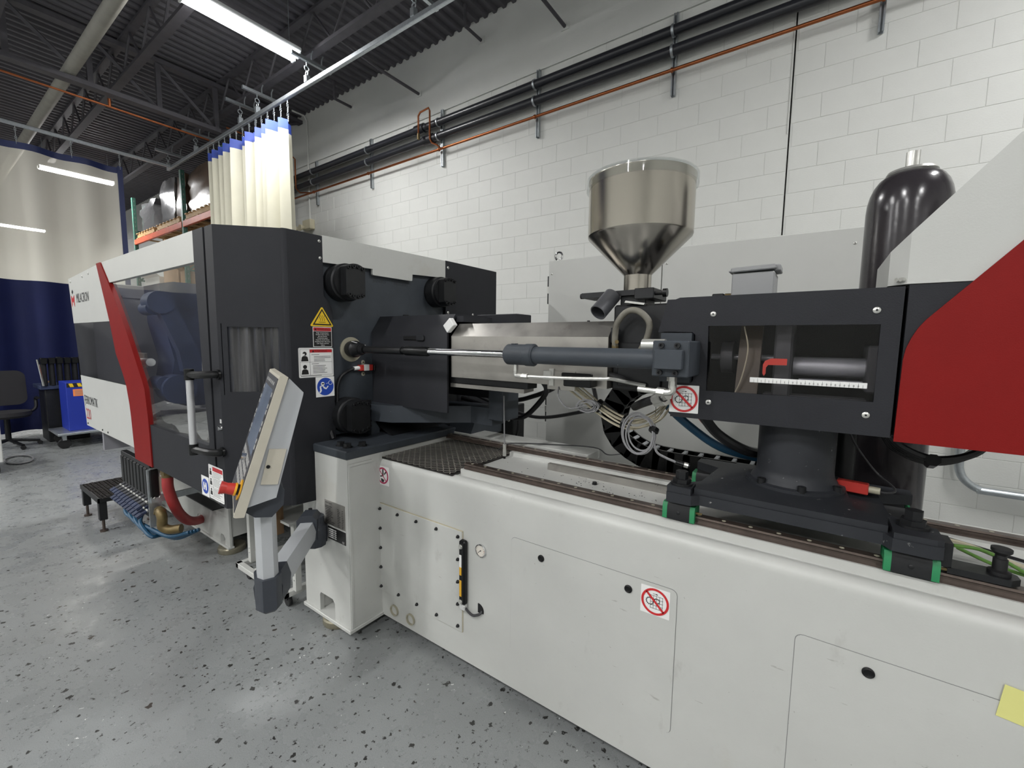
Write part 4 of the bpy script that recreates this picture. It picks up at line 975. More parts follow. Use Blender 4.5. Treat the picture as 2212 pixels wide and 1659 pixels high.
for x0, x1 in ((-.420, -.312), (.186, .300)):
    for y0 in (1.540, 1.980):
        bk = MB().prism([(y0, .979), (y0, 1.024), (y0+.006, 1.036), (y0+.069, 1.036), (y0+.075, 1.024), (y0+.075, .979), (y0+.058, .979), (y0+.058, 1.002), (y0+.017, 1.002), (y0+.017, .979)], 'x', x0+.016, x1-.016).build('rail_block', 'black_steel', CAR)
        MB().box(x0+.02, x1-.02, y0+.006, y0+.069, 1.034, 1.048).build('shim', 'black_steel', bk)
        for a, b in ((x0, x0+.016), (x1-.016, x1)): MB().prism([(y0-.001, .979), (y0-.001, 1.024), (y0+.006, 1.035), (y0+.069, 1.035), (y0+.076, 1.024), (y0+.076, .979), (y0+.058, .979), (y0+.058, 1.002), (y0+.017, 1.002), (y0+.017, .979)], 'x', a, b).build('end_wiper', 'guide_green', bk)
        bolt(bk, ((x0+x1)/2, y0, 1.005), '-y', .006, .003, 'black_steel', 'button')
        MB().cyl((x1, y0+.02, 1.012), (x1+.02, y0+.02, 1.012), .004, 8).build('grease_nipple', 'brass', bk)
# end stop at the carriage
mb = MB(); mb.box(.300, .322, 1.555, 1.62, 1.02, 1.085); mb.prism([(.315, 1.555), (.43, 1.555), (.45, 1.575), (.45, 1.60), (.43, 1.62), (.315, 1.62)], 'z', 1.005, 1.022); mb.build('stop_bracket', 'black_steel', CAR)
mb = MB(); mb.lathe([(0, 1.022), (.022, 1.022), (.022, 1.030), (.014, 1.034), (.014, 1.062), (.011, 1.064), (.011, 1.072), (.020, 1.082), (.020, 1.090), (0, 1.090)], (.415, 1.588, 0), 'z', 16); mb.build('stop_buffer', 'black_rubber', CAR)
MB().tube([(.33, 1.60, 1.068), (.40, 1.66, 1.05), (.47, 1.70, 1.01), (.50, 1.72, .985), (.44, 1.74, .99), (.36, 1.70, 1.03)], .005, 8).build('ground_wire', 'cable_green', CAR)
# swivel column
CX, CY = -.045, 1.838
mb = MB(); mb.lathe([(0, 1.100), (.152, 1.100), (.152, 1.112), (.135, 1.116), (.128, 1.130), (.120, 1.142), (.118, 1.16), (.118, 1.345), (0, 1.345)], (CX, CY, 0), 'z', 48); SC = mb.build('swivel_column', 'carriage_paint', INJ)
for k in range(6):
    a = math.radians(-130+52*k); bolt(SC, (CX+.141*math.cos(a), CY+.141*math.sin(a), 1.110), 'z', .013, .020, 'black_steel', 'socket')
MB().cyl((.105, 2.02, 1.08), (.105, 2.02, 1.4), .034, 20).build('guide_post', 'black_steel', INJ)
# proximity switch at the column
mb = MB(); mb.M = frame((.085, 1.90, 1.095), (.99, -.14, 0), (0, 0, 1)); mb.box(0, .088, 0, .036, 0, .034, .003); px = mb.build('limit_switch', 'switch_red', INJ)
mb = MB(); mb.M = frame((.085, 1.90, 1.095), (.99, -.14, 0), (0, 0, 1)); mb.cyl((.088, .018, .017), (.118, .018, .017), .012, 14); mb.build('switch_gland', 'tan_plate', px)
MB().tube([(.17, 1.88, 1.113), (.215, 1.87, 1.11), (.24, 1.9, 1.12), (.19, 1.95, 1.16), (.13, 1.9, 1.25), (.09, 1.86, 1.34)], .0035, 6).build('switch_lead', 'cable_dark', px)
MB().cyl((.085, 1.915, 1.112), (.04, 1.93, 1.108), .006, 8).build('switch_plunger', 'chrome', px)

# ---- sheet guard with window
GY = 1.655
wn = [(-.320, 1.433), (.142, 1.433), (.142, 1.662), (-.324, 1.662)]
go = [(-.440, 1.327), (.186, 1.332), (.188, 1.768), (-.425, 1.765), (-.447, 1.757), (-.480, 1.672), (-.480, 1.643), (-.375, 1.640), (-.366, 1.630), (-.366, 1.466), (-.375, 1.456), (-.44, 1.456)]
mb = MB(); mb.prism(go, 'y', GY, GY+.008, [wn])
mb.prism([(-.43, 1.757), (.188, 1.760), (.188, 1.768), (-.425, 1.765)], 'y', GY+.008, 2.03); mb.box(.180, .188, GY+.008, 2.03, 1.335, 1.765); mb.box(-.43, .188, 2.022, 2.03, 1.335, 1.765)
mb.prism([(-.44, 1.327), (.186, 1.332), (.186, 1.338), (-.44, 1.333)], 'y', GY+.008, 2.03)
SG = mb.build('screw_guard', 'dark_paint', INJ)
MB().box(-.335, .155, GY+.009, GY+.013, 1.42, 1.675).build('guard_window', 'window_smoke', SG)
for x, z in ((-.31, 1.703), (.13, 1.703), (.127, 1.393), (-.31, 1.392)): bolt(SG, (x, GY, z), '-y', .0095, .005, 'zinc', 'button', 'screw')
mb = MB('sticker_white'); mb.box(-.184, .124, GY-.006, GY-.001, 1.472, 1.489, .001); mb.mat('print_black')
for k in range(27): mb.box(-.172+.0110*k, -.1714+.0110*k, GY-.0064, GY-.006, 1.472, 1.4865 if k % 2 else 1.482)
for k in range(1, 26):
    mb.text(str(k), .0052, frame((-.172+.0110*k, GY-.0066, 1.4765), (1, 0, 0), (0, 0, 1)), 'CENTER')
mb.build('stroke_ruler', None, SG)
sign('prohibition_sign', (-.4445, GY-.0008, 1.344), (1, 0, .02), (0, 0, 1), no_guard, SG, 'square white sticker with a red ring and bar over black gears, on the screw guard')
# inside the window
mb = MB(); mb.cyl((-.07, 1.81, 1.525), (.135, 1.81, 1.525), .033, 28); mb.cyl((-.05, 1.76, 1.478), (.12, 1.76, 1.478), .008, 10); mb.cyl((-.34, 1.83, 1.55), (-.12, 1.83, 1.55), .011, 14); mb.build('screw_drive', 'screw_steel', INJ)
mb = MB(); mb.box(-.125, -.072, 1.72, 1.92, 1.40, 1.70, .006); mb.box(.125, .17, 1.73, 1.92, 1.45, 1.60, .006); mb.cyl((-.30, 1.83, 1.55), (-.26, 1.83, 1.55), .06, 24); mb.box(-.15, .13, 1.73, 1.80, 1.405, 1.43); mb.build('drive_coupling', 'collar_grey', INJ)
MB().prism([(1.70, 1.42), (1.78, 1.70), (1.80, 1.70), (1.73, 1.42)], 'x', -.235, -.165).build('amber_shield', 'amber_cover', INJ)
mb = MB(); mb.prism([(-.083, 1.532), (-.083, 1.553), (-.128, 1.553), (-.145, 1.545), (-.151, 1.532), (-.151, 1.502), (-.1465, 1.494), (-.142, 1.502), (-.142, 1.522), (-.136, 1.531)], 'y', 1.68, 1.688); tag(mb.build('stroke_pointer', 'pointer_red', INJ), 'bright red bent stroke pointer')
MB().tube([(-.215, 1.69, 1.66), (-.20, 1.69, 1.58), (-.215, 1.69, 1.48), (-.235, 1.69, 1.42)], .0022, 6).build('thin_wire', 'cable_beige', INJ)
# grey box on top
jb = MB().box(-.272, -.140, 1.74, 1.88, 1.766, 1.850, .004).build('junction_box', 'box_grey', INJ); mb = MB(); mb.M = frame((-.285, 1.73, 1.852), (1, 0, .03), (-.03, 0, 1)); mb.box(.01, .148, 0, .016, -.16, 0, .003); mb.box(0, .012, .004, .010, -.14, -.02, .002); mb.box(.140, .160, -.004, .018, -.13, -.03, .003); mb.build('box_lid', 'box_grey', jb)
mb = MB('brass'); mb.cyl((-.30, 1.80, 1.775), (-.272, 1.80, 1.775), .012, 10); mb.mat('black_steel'); mb.box(-.34, -.30, 1.77, 1.83, 1.762, 1.785, .003); mb.build('box_gland', None, jb)

# ---- rear cover: anthracite, red and white
mb = MB(); mb.box(.196, 1.3, GY, 2.05, 1.326, 1.772); RC = mb.build('rear_cover', 'dark_paint', INJ)
red = [(.194, 1.324), (.197, 1.560), (.201, 1.592), (.210, 1.622), (.222, 1.650), (.236, 1.672), (.255, 1.695), (.319, 1.771), (.402, 1.870), (.60, 2.106), (1.31, 2.106), (1.31, 1.322)]
RPN = MB().prism(red, 'y', GY-.008, GY).build('red_panel', 'red_paint', RC)
mb = MB()
fr = [(.190, 1.774), (.190, 1.916), (.376, 2.134), (.39, 2.14), (1.3, 2.14), (1.3, 1.774)]
mb.prism(fr, 'y', GY-.001, 2.05)
mb.add([(.190, GY-.001, 1.774), (.152, 1.693, 1.774), (.152, 2.05, 1.774), (.190, 2.05, 1.774), (.190, GY-.001, 1.916), (.152, 1.693, 1.872), (.152, 2.05, 1.872), (.190, 2.05, 1.916)], [(0, 1, 5, 4), (1, 2, 6, 5), (4, 5, 6, 7), (0, 3, 2, 1), (2, 3, 7, 6), (0, 4, 7, 3)])
WC = mb.build('white_rear_cover', 'white_clean', RC)
mb = MB(); mb.M = frame((.1835, 1.6605, 1.787), (-.7, .7, 0), (0, 0, 1)); mb.cyl((0, 0, 0), (0, 0, -.012), .006, 10); mb.cyl((.012, 0, 0), (.012, 0, -.012), .006, 10); mb.build('cover_screw', 'zinc', WC)
MB().cyl((.186, GY+.001, 1.335), (.196, GY+.02, 1.335), .003, 4).build('cover_clip', 'dark_paint', RC)

# ---- plasticising barrel and throat
mb = MB(); oc = [(1.70, 1.405), (1.70, 1.622), (1.765, 1.690), (1.935, 1.690), (2.0, 1.622), (2.0, 1.405)]
mb.prism(oc, 'x', -1.600, -.715); BCV = mb.build('barrel_cover', 'aluminium', INJ)
mb = MB(); mb.box(-1.0, -.86, 1.694, 1.70, 1.385, 1.47, .001); mb.build('cover_strap', 'aluminium', BCV)
mb = MB(); mb.box(-1.02, -.975, 1.686, 1.70, 1.425, 1.47, .003); mb.box(-.99, -.965, 1.688, 1.70, 1.40, 1.48, .002); mb.build('cover_bracket', 'zinc', BCV)
for x in (-1.42, -.85): bolt(BCV, (x, 1.79, 1.690), 'z', .006, .006)
for x in (-1.50, -1.46): bolt(BCV, (x, 1.70, 1.52), '-y', .003, .001, 'black_steel', 'button', 'screw')
MB().box(-1.62, -1.12, 1.715, 1.80, 1.372, 1.404, .002).build('support_bar', 'black_steel', INJ); MB().prism([(1.715, 1.350), (1.715, 1.370), (1.80, 1.371), (1.80, 1.355)], 'x', -1.62, -1.14).build('support_rail', 'aluminium', INJ)
MB().cyl((-2.2, YC, ZA), (-1.6, YC, ZA), .055, 24).build('nozzle_barrel', 'black_steel', INJ)
mb = MB(); mb.box(-.710, -.43, 1.735, 2.0, 1.40, 1.755, .008); mb.prism([(-.71, 1.60), (-.71, 1.66), (-.69, 1.66), (-.68, 1.6)], 'y', 1.712, 1.74); mb.box(-.68, -.50, 1.72, 1.74, 1.42, 1.60, .004); THR = mb.build('throat_housing', 'black_steel', INJ)
MB().prism([(-.50, 1.64), (-.47, 1.76), (-.40, 1.76), (-.40, 1.64)], 'y', 1.66, 1.74).build('throat_plate', 'dark_paint', THR)
MB().tube([(-.685, 1.70, 1.585), (-.684, 1.695, 1.63), (-.672, 1.685, 1.68), (-.632, 1.68, 1.722), (-.585, 1.68, 1.722), (-.545, 1.685, 1.682), (-.548, 1.69, 1.63), (-.575, 1.70, 1.575), (-.61, 1.71, 1.53)], .0125, 12).build('cooling_hose', 'hose_beige', THR)
mb = MB(); mb.cyl((-.685, 1.70, 1.59), (-.685, 1.70, 1.555), .0135, 6); mb.tube([(-.685, 1.70, 1.56), (-.685, 1.70, 1.545), (-.67, 1.70, 1.535), (-.66, 1.705, 1.535)], .010, 8); mb.cyl((-.674, 1.69, 1.602), (-.67, 1.68, 1.602), .008, 10); mb.build('hose_fitting', 'brass', THR)

# ---- pull-in cylinder beside the barrel
AY, AZ = 1.53, 1.543
MB().cyl((-1.60, AY, AZ), (-1.09, AY, AZ), .0165, 24).build('piston_rod', 'chrome', INJ)
mb = MB(); mb.lathe([(0, 0), (.016, 0), (.016, .02), (.024, .03), (.024, .19), (.018, .20), (0, .2)], (-1.79, AY, AZ), 'x', 24); mb.build('rod_grip', 'black_plastic', INJ)
MB().cyl((-2.10, AY, AZ), (-1.79, AY, AZ), .0205, 22).build('rod_extension', 'black_steel', INJ)
mb = MB(); mb.lathe([(0, 0), (.045, .0), (.048, .012), (.048, .05), (.040, .06), (.034, .10), (.028, .10), (.024, .13), (0, .13)], (-2.242, AY, AZ), 'x', 28); RE = mb.build('rod_socket', 'black_steel', INJ)
mb = MB(); mb.cyl((-2.185, AY-.035, AZ+.045), (-2.15, AY+.035, AZ+.022), .0045, 8); mb.build('socket_pin', 'chrome', RE)
mb = MB(); mb.lathe([(0, 0), (.040, 0), (.0445, .006), (.0445, .098), (.047, .10), (.047, .135), (.040, .142), (.036, .142), (0, .142)], (-1.105, AY, AZ), 'x', 36); mb.cyl((-1.07, AY, AZ+.043), (-1.07, AY, AZ+.047), .015, 10); CH = mb.build('cylinder_head', 'platen_paint', INJ)
MB().cyl((-.965, AY, AZ), (-.44, AY, AZ), .036, 32).build('cylinder_tube', 'platen_paint', INJ)
mb = MB(); mb.box(-.466, -.346, 1.492, 1.655, 1.486, 1.608, .004); mb.box(-.452, -.362, 1.466, 1.495, 1.513, 1.578, .002); mb.prism([(-.48, 1.458), (-.372, 1.458), (-.372, 1.637), (-.48, 1.637)], 'y', 1.63, 1.67); CBk = mb.build('cylinder_block', 'platen_paint', INJ)
for x, z in ((-.435, 1.592), (-.383, 1.592), (-.438, 1.500), (-.386, 1.500)): bolt(CBk, (x, 1.492, z), '-y', .0095, .010, 'black_steel', 'socket')
MB().cyl((-.52, AY+.02, 1.592), (-.44, AY+.02, 1.592), .022, 20).build('block_spigot', 'zinc', CBk)
mb = MB(); mb.cyl((-1.062, AY, 1.500), (-1.062, AY, 1.472), .011, 6); mb.tube([(-1.062, AY, 1.475), (-1.062, AY, 1.455), (-1.045, AY, 1.452), (-1.02, AY, 1.452)], .0095, 8); mb.cyl((-1.03, AY, 1.452), (-1.0, AY, 1.452), .012, 6); mb.build('pipe_fitting', 'zinc', INJ)
MB().tube([(-1.0, AY, 1.452), (-.80, AY, 1.456), (-.66, AY, 1.462), (-.63, AY+.01, 1.463), (-.57, AY+.08, 1.445), (-.53, AY+.10, 1.438)], .007, 8).build('hydraulic_pipe', 'zinc', INJ)
mb = MB(); mb.cyl((-.412, AY+.02, 1.490), (-.412, AY+.02, 1.468), .017, 6); mb.cyl((-.409, AY+.02, 1.468), (-.409, AY+.02, 1.444), .014, 6); mb.tube([(-.409, AY+.02, 1.452), (-.409, AY+.02, 1.435), (-.418, AY+.02, 1.428), (-.445, AY+.02, 1.427)], .013, 10); mb.cyl((-.435, AY+.02, 1.427), (-.462, AY+.02, 1.428), .016, 6); mb.cyl((-.46, AY+.02, 1.428), (-.53, AY+.02, 1.432), .0105, 10); mb.build('pipe_fitting', 'zinc', INJ)
# sensor strip under the barrel
mb = MB('black_plastic'); mb.box(-.89, -.75, 1.62, 1.64, 1.452, 1.470, .004); mb.box(-.89, -.76, 1.64, 1.70, 1.41, 1.446, .004); mb.mat('indicator_red'); mb.cyl((-.842, 1.619, 1.452), (-.842, 1.617, 1.452), .003, 8); mb.build('sensor_box', None, INJ)

# ---- wiring and hoses around the throat
mb = MB(); rnd = random.Random(11)
for k in range(9):
    o = Vector((rnd.uniform(-.02, .02), rnd.uniform(-.03, .03), rnd.uniform(-.022, .022)))
    mb.tube([Vector(p)+o for p in ((-.90, 1.72, 1.42), (-.83, 1.73, 1.37), (-.77, 1.74, 1.325), (-.71, 1.75, 1.287), (-.65, 1.76, 1.262), (-.59, 1.77, 1.262), (-.52, 1.78, 1.30), (-.48, 1.79, 1.36))], .0032, 5)
x = mb.build('wire_harness', 'cable_beige', INJ)
MB().cyl((-.775, 1.74, 1.33), (-.755, 1.74, 1.318), .030, 10).build('cable_tie', 'black_plastic', x); MB().cyl((-.66, 1.755, 1.265), (-.65, 1.755, 1.262), .030, 10).build('cable_tie', 'black_plastic', x)
mb = MB()
for k in range(7):
    a = rnd.uniform(0, 6.28); c = Vector((-.80, 1.70, 1.325)); r = rnd.uniform(.025, .05)
    mb.tube([c+Vector((r*math.cos(t+a), rnd.uniform(-.01, .01), r*.6*math.sin(t+a))) for t in [i*.8 for i in range(8)]], .0028, 5)
mb.tube([(-.94, 1.69, 1.40), (-.93, 1.68, 1.35), (-.88, 1.68, 1.31), (-.80, 1.69, 1.33)], .0028, 5); mb.build('wire_loops', 'cable_grey', INJ)
mb = MB()
for k, (dx, dz, s) in enumerate(((0, 0, 1), (.008, -.004, .95), (-.006, .004, 1.04), (.012, .006, .9))):
    mb.tube([(-.575+dx+.062*s*math.cos(t), 1.70+.004*k, 1.23+dz+.080*s*math.sin(t)) for t in [2*math.pi*i/12 for i in range(13)]], .0036, 6, sub=3)
mb.tube([(-.515, 1.71, 1.22), (-.50, 1.71, 1.17), (-.47, 1.72, 1.15), (-.43, 1.73, 1.135)], .005, 6); cc = mb.build('cable_coil', 'cable_grey', INJ)
mb = MB('black_plastic'); mb.cyl((-.43, 1.73, 1.135), (-.38, 1.74, 1.125), .009, 10); mb.mat('zinc'); mb.cyl((-.40, 1.736, 1.129), (-.385, 1.739, 1.126), .0105, 10); mb.mat('black_plastic'); mb.cyl((-.514, 1.70, 1.25), (-.512, 1.71, 1.262), .02, 8); mb.build('cable_plug', None, cc)
for pts, r, m, nm in (([(-.47, 1.80, 1.42), (-.50, 1.80, 1.36), (-.40, 1.86, 1.25), (-.28, 1.92, 1.17), (-.10, 2.02, 1.13), (.05, 2.1, 1.12)], .017, 'hose_blue', 'blue_hose'), ([(-.40, 1.80, 1.36), (-.33, 1.86, 1.26), (-.22, 1.94, 1.18), (-.05, 2.06, 1.15)], .013, 'hose_red', 'red_hose'),
                      ([(-.36, 1.77, 1.34), (-.30, 1.82, 1.25), (-.20, 1.88, 1.185), (-.12, 2.0, 1.165), (.0, 2.05, 1.16)], .020, 'hose_black', 'conduit_hose'), ([(-.62, 1.78, 1.33), (-.56, 1.70, 1.36), (-.50, 1.66, 1.385), (-.455, 1.62, 1.40)], .017, 'hose_black', 'hydraulic_hose'),
                      ([(-.75, 1.74, 1.47), (-.66, 1.70, 1.455), (-.60, 1.70, 1.435), (-.54, 1.74, 1.43)], .013, 'hose_black', 'hydraulic_hose')):
    MB().tube(pts, r, 10).build(nm, m, INJ)
mb = MB(); mb.cyl((-.50, 1.66, 1.385), (-.46, 1.625, 1.40), .021, 10); mb.cyl((-.47, 1.635, 1.397), (-.435, 1.60, 1.41), .016, 6); mb.cyl((-.50, 1.67, 1.37), (-.45, 1.63, 1.385), .017, 6); mb.build('hose_fitting', 'zinc', INJ)
mb = MB()
for k in range(4): mb.tube([(.20, 1.90+.02*k, 1.33-.012*k), (.24, 1.90+.02*k, 1.27-.008*k), (.33, 1.92+.02*k, 1.235-.008*k), (.42, 1.93+.02*k, 1.265-.006*k), (.47, 1.94+.02*k, 1.34)], .012, 8)
hb = mb.build('hose_bundle', 'hose_black', INJ); MB().cyl((.325, 1.90, 1.235), (.335, 2.0, 1.205), .02, 8).build('hose_tie', 'black_plastic', hb)

# ---- energy chain from bed to carriage
EC = thing('energy_chain', (-.6, 2.16, .96), 'black plastic cable drag chain looping up behind the bed', 'cable chain')
path = [Vector(p) for p in ((.03, 0, 1.016), (-.30, 0, 1.016), (-.60, 0, 1.018), (-.72, 0, 1.036), (-.81, 0, 1.095), (-.855, 0, 1.16), (-.865, 0, 1.23), (-.84, 0, 1.30), (-.79, 0, 1.36), (-.72, 0, 1.40), (-.60, 0, 1.42))]
Q = []
for a, b in zip(path, path[1:]):
    n = max(1, int((b-a).length/.012))
    Q += [a.lerp(b, k/n) for k in range(n)]
acc = 0; last = Q[0]; nodes = [Q[0]]
for q in Q[1:]:
    if (q-nodes[-1]).length >= .062: nodes.append(q)
for a, b in zip(nodes, nodes[1:]):
    d = (b-a).normalized(); u = Vector((d.z, 0, -d.x))
    mb = MB(); mb.M = frame((a.x, 2.12, a.z), d, u)
    L = (b-a).length
    mb.mat('black_plastic')
    for yy in (0, .088): mb.prism(rrect(-.016, L+.016, -.056, .056, .012, 2), 'z', yy, yy+.012)
    mb.box(.010, .028, -.054, -.046, 0, .10); mb.mat('grey_arm' if a.z < 1.12 else 'black_plastic'); mb.box(.012, .028, .044, .054, .012, .088); mb.build('chain_link', None, EC)
mb = MB()
for k in range(4): mb.tube([(p.x, 2.14+.022*k, p.z+.0) for p in path], .012, 6, sub=3)
mb.build('chain_cables', 'hose_black', EC)

# ================================================================== hopper
HX = -.655
HP = thing('material_hopper', (HX, YC, 1.76), 'stainless steel cone hopper with clear plastic lid on a black slide gate', 'hopper')
mb = MB(); mb.lathe([(.213, 2.045), (.2145, 2.05), (.2145, 2.262), (.218, 2.268), (.218, 2.274), (.212, 2.274), (.210, 2.05)], (HX, YC, 0), 'z', 72); mb.build('hopper_drum', 'stainless', HP)
mb = MB(); mb.lathe([(.2145, 2.049), (.212, 2.042), (.060, 1.889), (.057, 1.884), (.054, 1.886), (.208, 2.044)], (HX, YC, 0), 'z', 72); mb.build('hopper_cone', 'stainless', HP)
mb = MB(); mb.lathe([(.0575, 1.888), (.0575, 1.818), (.053, 1.818), (.053, 1.888)], (HX, YC, 0), 'z', 40, close=True); mb.build('hopper_neck', 'stainless', HP)
mb = MB(); mb.lathe([(0, 2.290), (.05, 2.292), (.222, 2.283), (.226, 2.279), (.226, 2.238), (.2235, 2.238), (.2235, 2.279)], (HX, YC, 0), 'z', 64); mb.build('hopper_lid', 'lid_clear', HP)
mb = MB(); mb.prism([(HX-.235, YC-.055), (HX+.04, YC-.085), (HX+.085, YC-.085), (HX+.085, YC+.085), (HX-.235, YC+.085)], 'z', 1.796, 1.818); mb.box(HX+.02, HX+.10, YC-.090, YC+.09, 1.778, 1.822, .003); mb.cyl((HX-.235, YC-.03, 1.807), (HX-.25, YC-.03, 1.807), .012, 10); SGt = mb.build('slide_gate', 'black_steel', HP)
mb = MB(); mb.cyl((HX+.10, YC-.07, 1.80), (HX+.135, YC-.07, 1.80), .008, 10); mb.cyl((HX+.132, YC-.07, 1.80), (HX+.148, YC-.07, 1.80), .017, 14); mb.build('gate_knob', 'black_plastic', SGt)
mb = MB(); a = Vector((HX-.080, YC-.075, 1.798)); b = Vector((HX-.108, YC-.155, 1.722)); d = (b-a).normalized(); mb.lathe([(.036, 0), (.036, (b-a).length), (.032, (b-a).length), (.032, 0)], a, (d.orthogonal().normalized(), d.cross(d.orthogonal().normalized()), d), 28, close=True); mb.build('drain_spout', 'collar_grey', SGt)
MB().box(HX-.05, HX+.06, YC-.06, YC+.06, 1.752, 1.798, .004).build('gate_foot', 'black_steel', SGt)
MB().prism([(HX-.005, 1.762), (HX+.075, 1.750), (HX+.08, 1.757), (HX, 1.770)], 'y', YC-.13, YC-.06).build('gate_tab', 'zinc', SGt)

# ================================================================== accumulator bottle
AX, AYY = .236, 2.204
AC = thing('accumulator_bottle', (AX, AYY, .96), 'tall glossy dark accumulator cylinder standing behind the injection unit', 'gas cylinder')
pr = [(0, .956), (.120, .956), (.124, .97), (.124, 2.10)]+[(.124*math.cos(a) if False else .062+.062*math.cos(a), 2.10+.13*math.sin(a)) for a in [math.radians(t) for t in (15, 30, 45, 60, 75, 90)]]+[(0, 2.232)]
MB().lathe(pr, (AX, AYY, 0), 'z', 48).build('bottle', 'accumulator', AC)
MB().lathe([(0, 2.228), (.068, 2.228), (.074, 2.234), (.070, 2.242), (0, 2.246)], (AX, AYY, 0), 'z', 32).build('neck_ring', 'zinc', AC)
mb = MB(); mb.cyl((AX-.004, AYY, 2.24), (AX-.004, AYY, 2.31), .017, 18); mb.cyl((AX+.012, AYY-.012, 2.24), (AX+.012, AYY-.012, 2.308), .006, 8); mb.build('charge_valve', 'zinc', AC)

# ================================================================== electrical cabinet behind
EB = thing('electrical_cabinet', (-.9, 3.5, 0), 'long light grey electrical cabinet standing between the press and the white wall', 'cabinet')
MB().box(-1.965, .18, 3.32, 3.80, .10, 2.297, .004).build('cabinet_body', 'cabinet_grey', EB); MB().box(-1.94, .16, 3.35, 3.78, 0, .10).build('cabinet_plinth', 'black_steel', EB)
for a, b in ((-1.955, -.990), (-.984, .172)):
    dd = MB().box(a, b, 3.300, 3.319, .12, 2.290, .003).build('cabinet_door', 'cabinet_grey', EB)
    MB().box(a+.03, a+.035, 3.2985, 3.300, 1.2, 1.3).build('door_seam', 'print_grey', dd)
    for x, z in ((a+.03, 2.18), (b-.04, 2.20)): bolt(dd, (x, 3.30, z), '-y', .009, .004, 'zinc', 'button', 'screw')
for z in (2.05, 1.0): hg = MB().box(-1.985, -1.966, 3.33, 3.36, z-.12, z+.12, .003).build('cabinet_hinge', 'black_steel', EB); MB().box(-1.988, -1.97, 3.328, 3.35, z-.03, z+.03, .002).build('hinge_knuckle', 'zinc', hg)
mb = MB(); mb.ring((-1.915, 3.40, 2.345), 'y', .034, .009, 24, 8); mb.cyl((-1.915, 3.40, 2.297), (-1.915, 3.40, 2.316), .018, 12); mb.build('lifting_eye', 'chrome', EB)
# ================================================================== operator pendant on its swing arm
PE = Vector((-.9306, .3660, 0)); PN = Vector((-.3660, -.9306, 0))
def PM(k): m = Matrix(((PN.x, 0, PE.x, PE.x*k), (PN.y, 0, PE.y, PE.y*k), (0, 1, 0, 0), (0, 0, 0, 1))); return m     # (n, z, depth along e)
K0, K1 = 1.732, 2.165
PD = thing('control_pendant', (-1.75, .80, .55), 'grey tilted control pendant with screen, red stop button and hexagonal post on a swing arm', 'control panel')
def pend(name, mtl, pts, k0, k1, parent):
    mb = MB(); mb.M = PM(0); mb.prism(pts, 'z', k0, k1); return mb.build(name, mtl, parent)
bez = [(-.150, 1.466), (-.168, 1.468), (-.177, 1.461), (-.022, .973), (.004, .976), (.010, .980)]
BZ = pend('pendant_bezel', 'beige_metal', bez, K0, K1, PD)
pend('pendant_case', 'grey_arm', [(-.1764, 1.449), (-.182, 1.455), (-.2265, 1.402), (-.225, 1.392), (-.124, 1.021), (-.028, 1.000), (-.022, .985)], K0+.016, K1-.016, PD)
dr = pend('service_flap', 'beige_metal', [(-.108, 1.2045), (-.163, 1.1975), (-.130, 1.071), (-.076, 1.079)], K0+.010, K0+.017, PD)
mb = MB(); mb.M = PM(0); mb.cyl((-.102, 1.141, K0+.0105), (-.102, 1.141, K0+.008), .0065, 12); mb.build('flap_lock', 'black_plastic', dr)
# tilted front plane frame: origin at its lower near corner
fo = PM(0) @ Vector((.010, .980, K0)); ft = (PM(0) @ Vector((-.150, 1.466, K0)))-fo; FL = ft.length
PF = frame(fo, PE, ft)            # x = towards far side, y = up the face, z = out of the face?
if PF.to_3x3().col[2].dot(PN) < 0: PF = frame(fo+PE*(K1-K0), -PE, ft)
Wd = K1-K0
def face(name, mtl, x0, x1, y0, y1, h, parent, b=0, z0=0): mb = MB(); mb.M = PF; mb.box(x0, x1, y0, y1, z0, z0+h, b); return mb.build(name, mtl, parent)
KP = face('keypad', 'key_dark', .012, Wd-.012, .012, FL-.012, .002, PD)
face('screen', 'screen', .06, Wd-.06, .205, .455, .001, PD, 0, .002)
for i in range(11):
    for xx in (.025, Wd-.049): face('key', 'key_light' if i % 3 else 'key_dark', xx, xx+.024, .215+.0215*i, .230+.0215*i, .0015, KP, 0, .002)
for j in range(4):
    for i in range(8): face('key', 'key_light', .05+.043*i, .082+.043*i, .065+.033*j, .088+.033*j, .0015, KP, 0, .002)
for i in range(6): face('key', 'key_light', .06+.055*i, .085+.055*i, .470, .482, .0015, KP, 0, .002)
def knob(name, parts, x, y):
    mb = MB(); mb.M = PF
    for m, a, b, r, r2 in parts: mb.mat(m); mb.cyl((x, y, a), (x, y, b), r, 22, r2)
    return mb.build(name, None, PD)
near = Wd-.045 if (PF @ Vector((Wd, 0, 0))).length < (PF @ Vector((0, 0, 0))).length else .045
knob('emergency_stop', [('switch_yellow', .002, .006, .036, .036), ('black_plastic', .006, .014, .019, .019), ('switch_yellow', .014, .021, .023, .023), ('switch_red', .021, .045, .021, .019), ('switch_red', .045, .064, .019, .023)], near, .085)
knob('key_switch', [('chrome', .002, .020, .014, .014)], Wd*.55, .170)
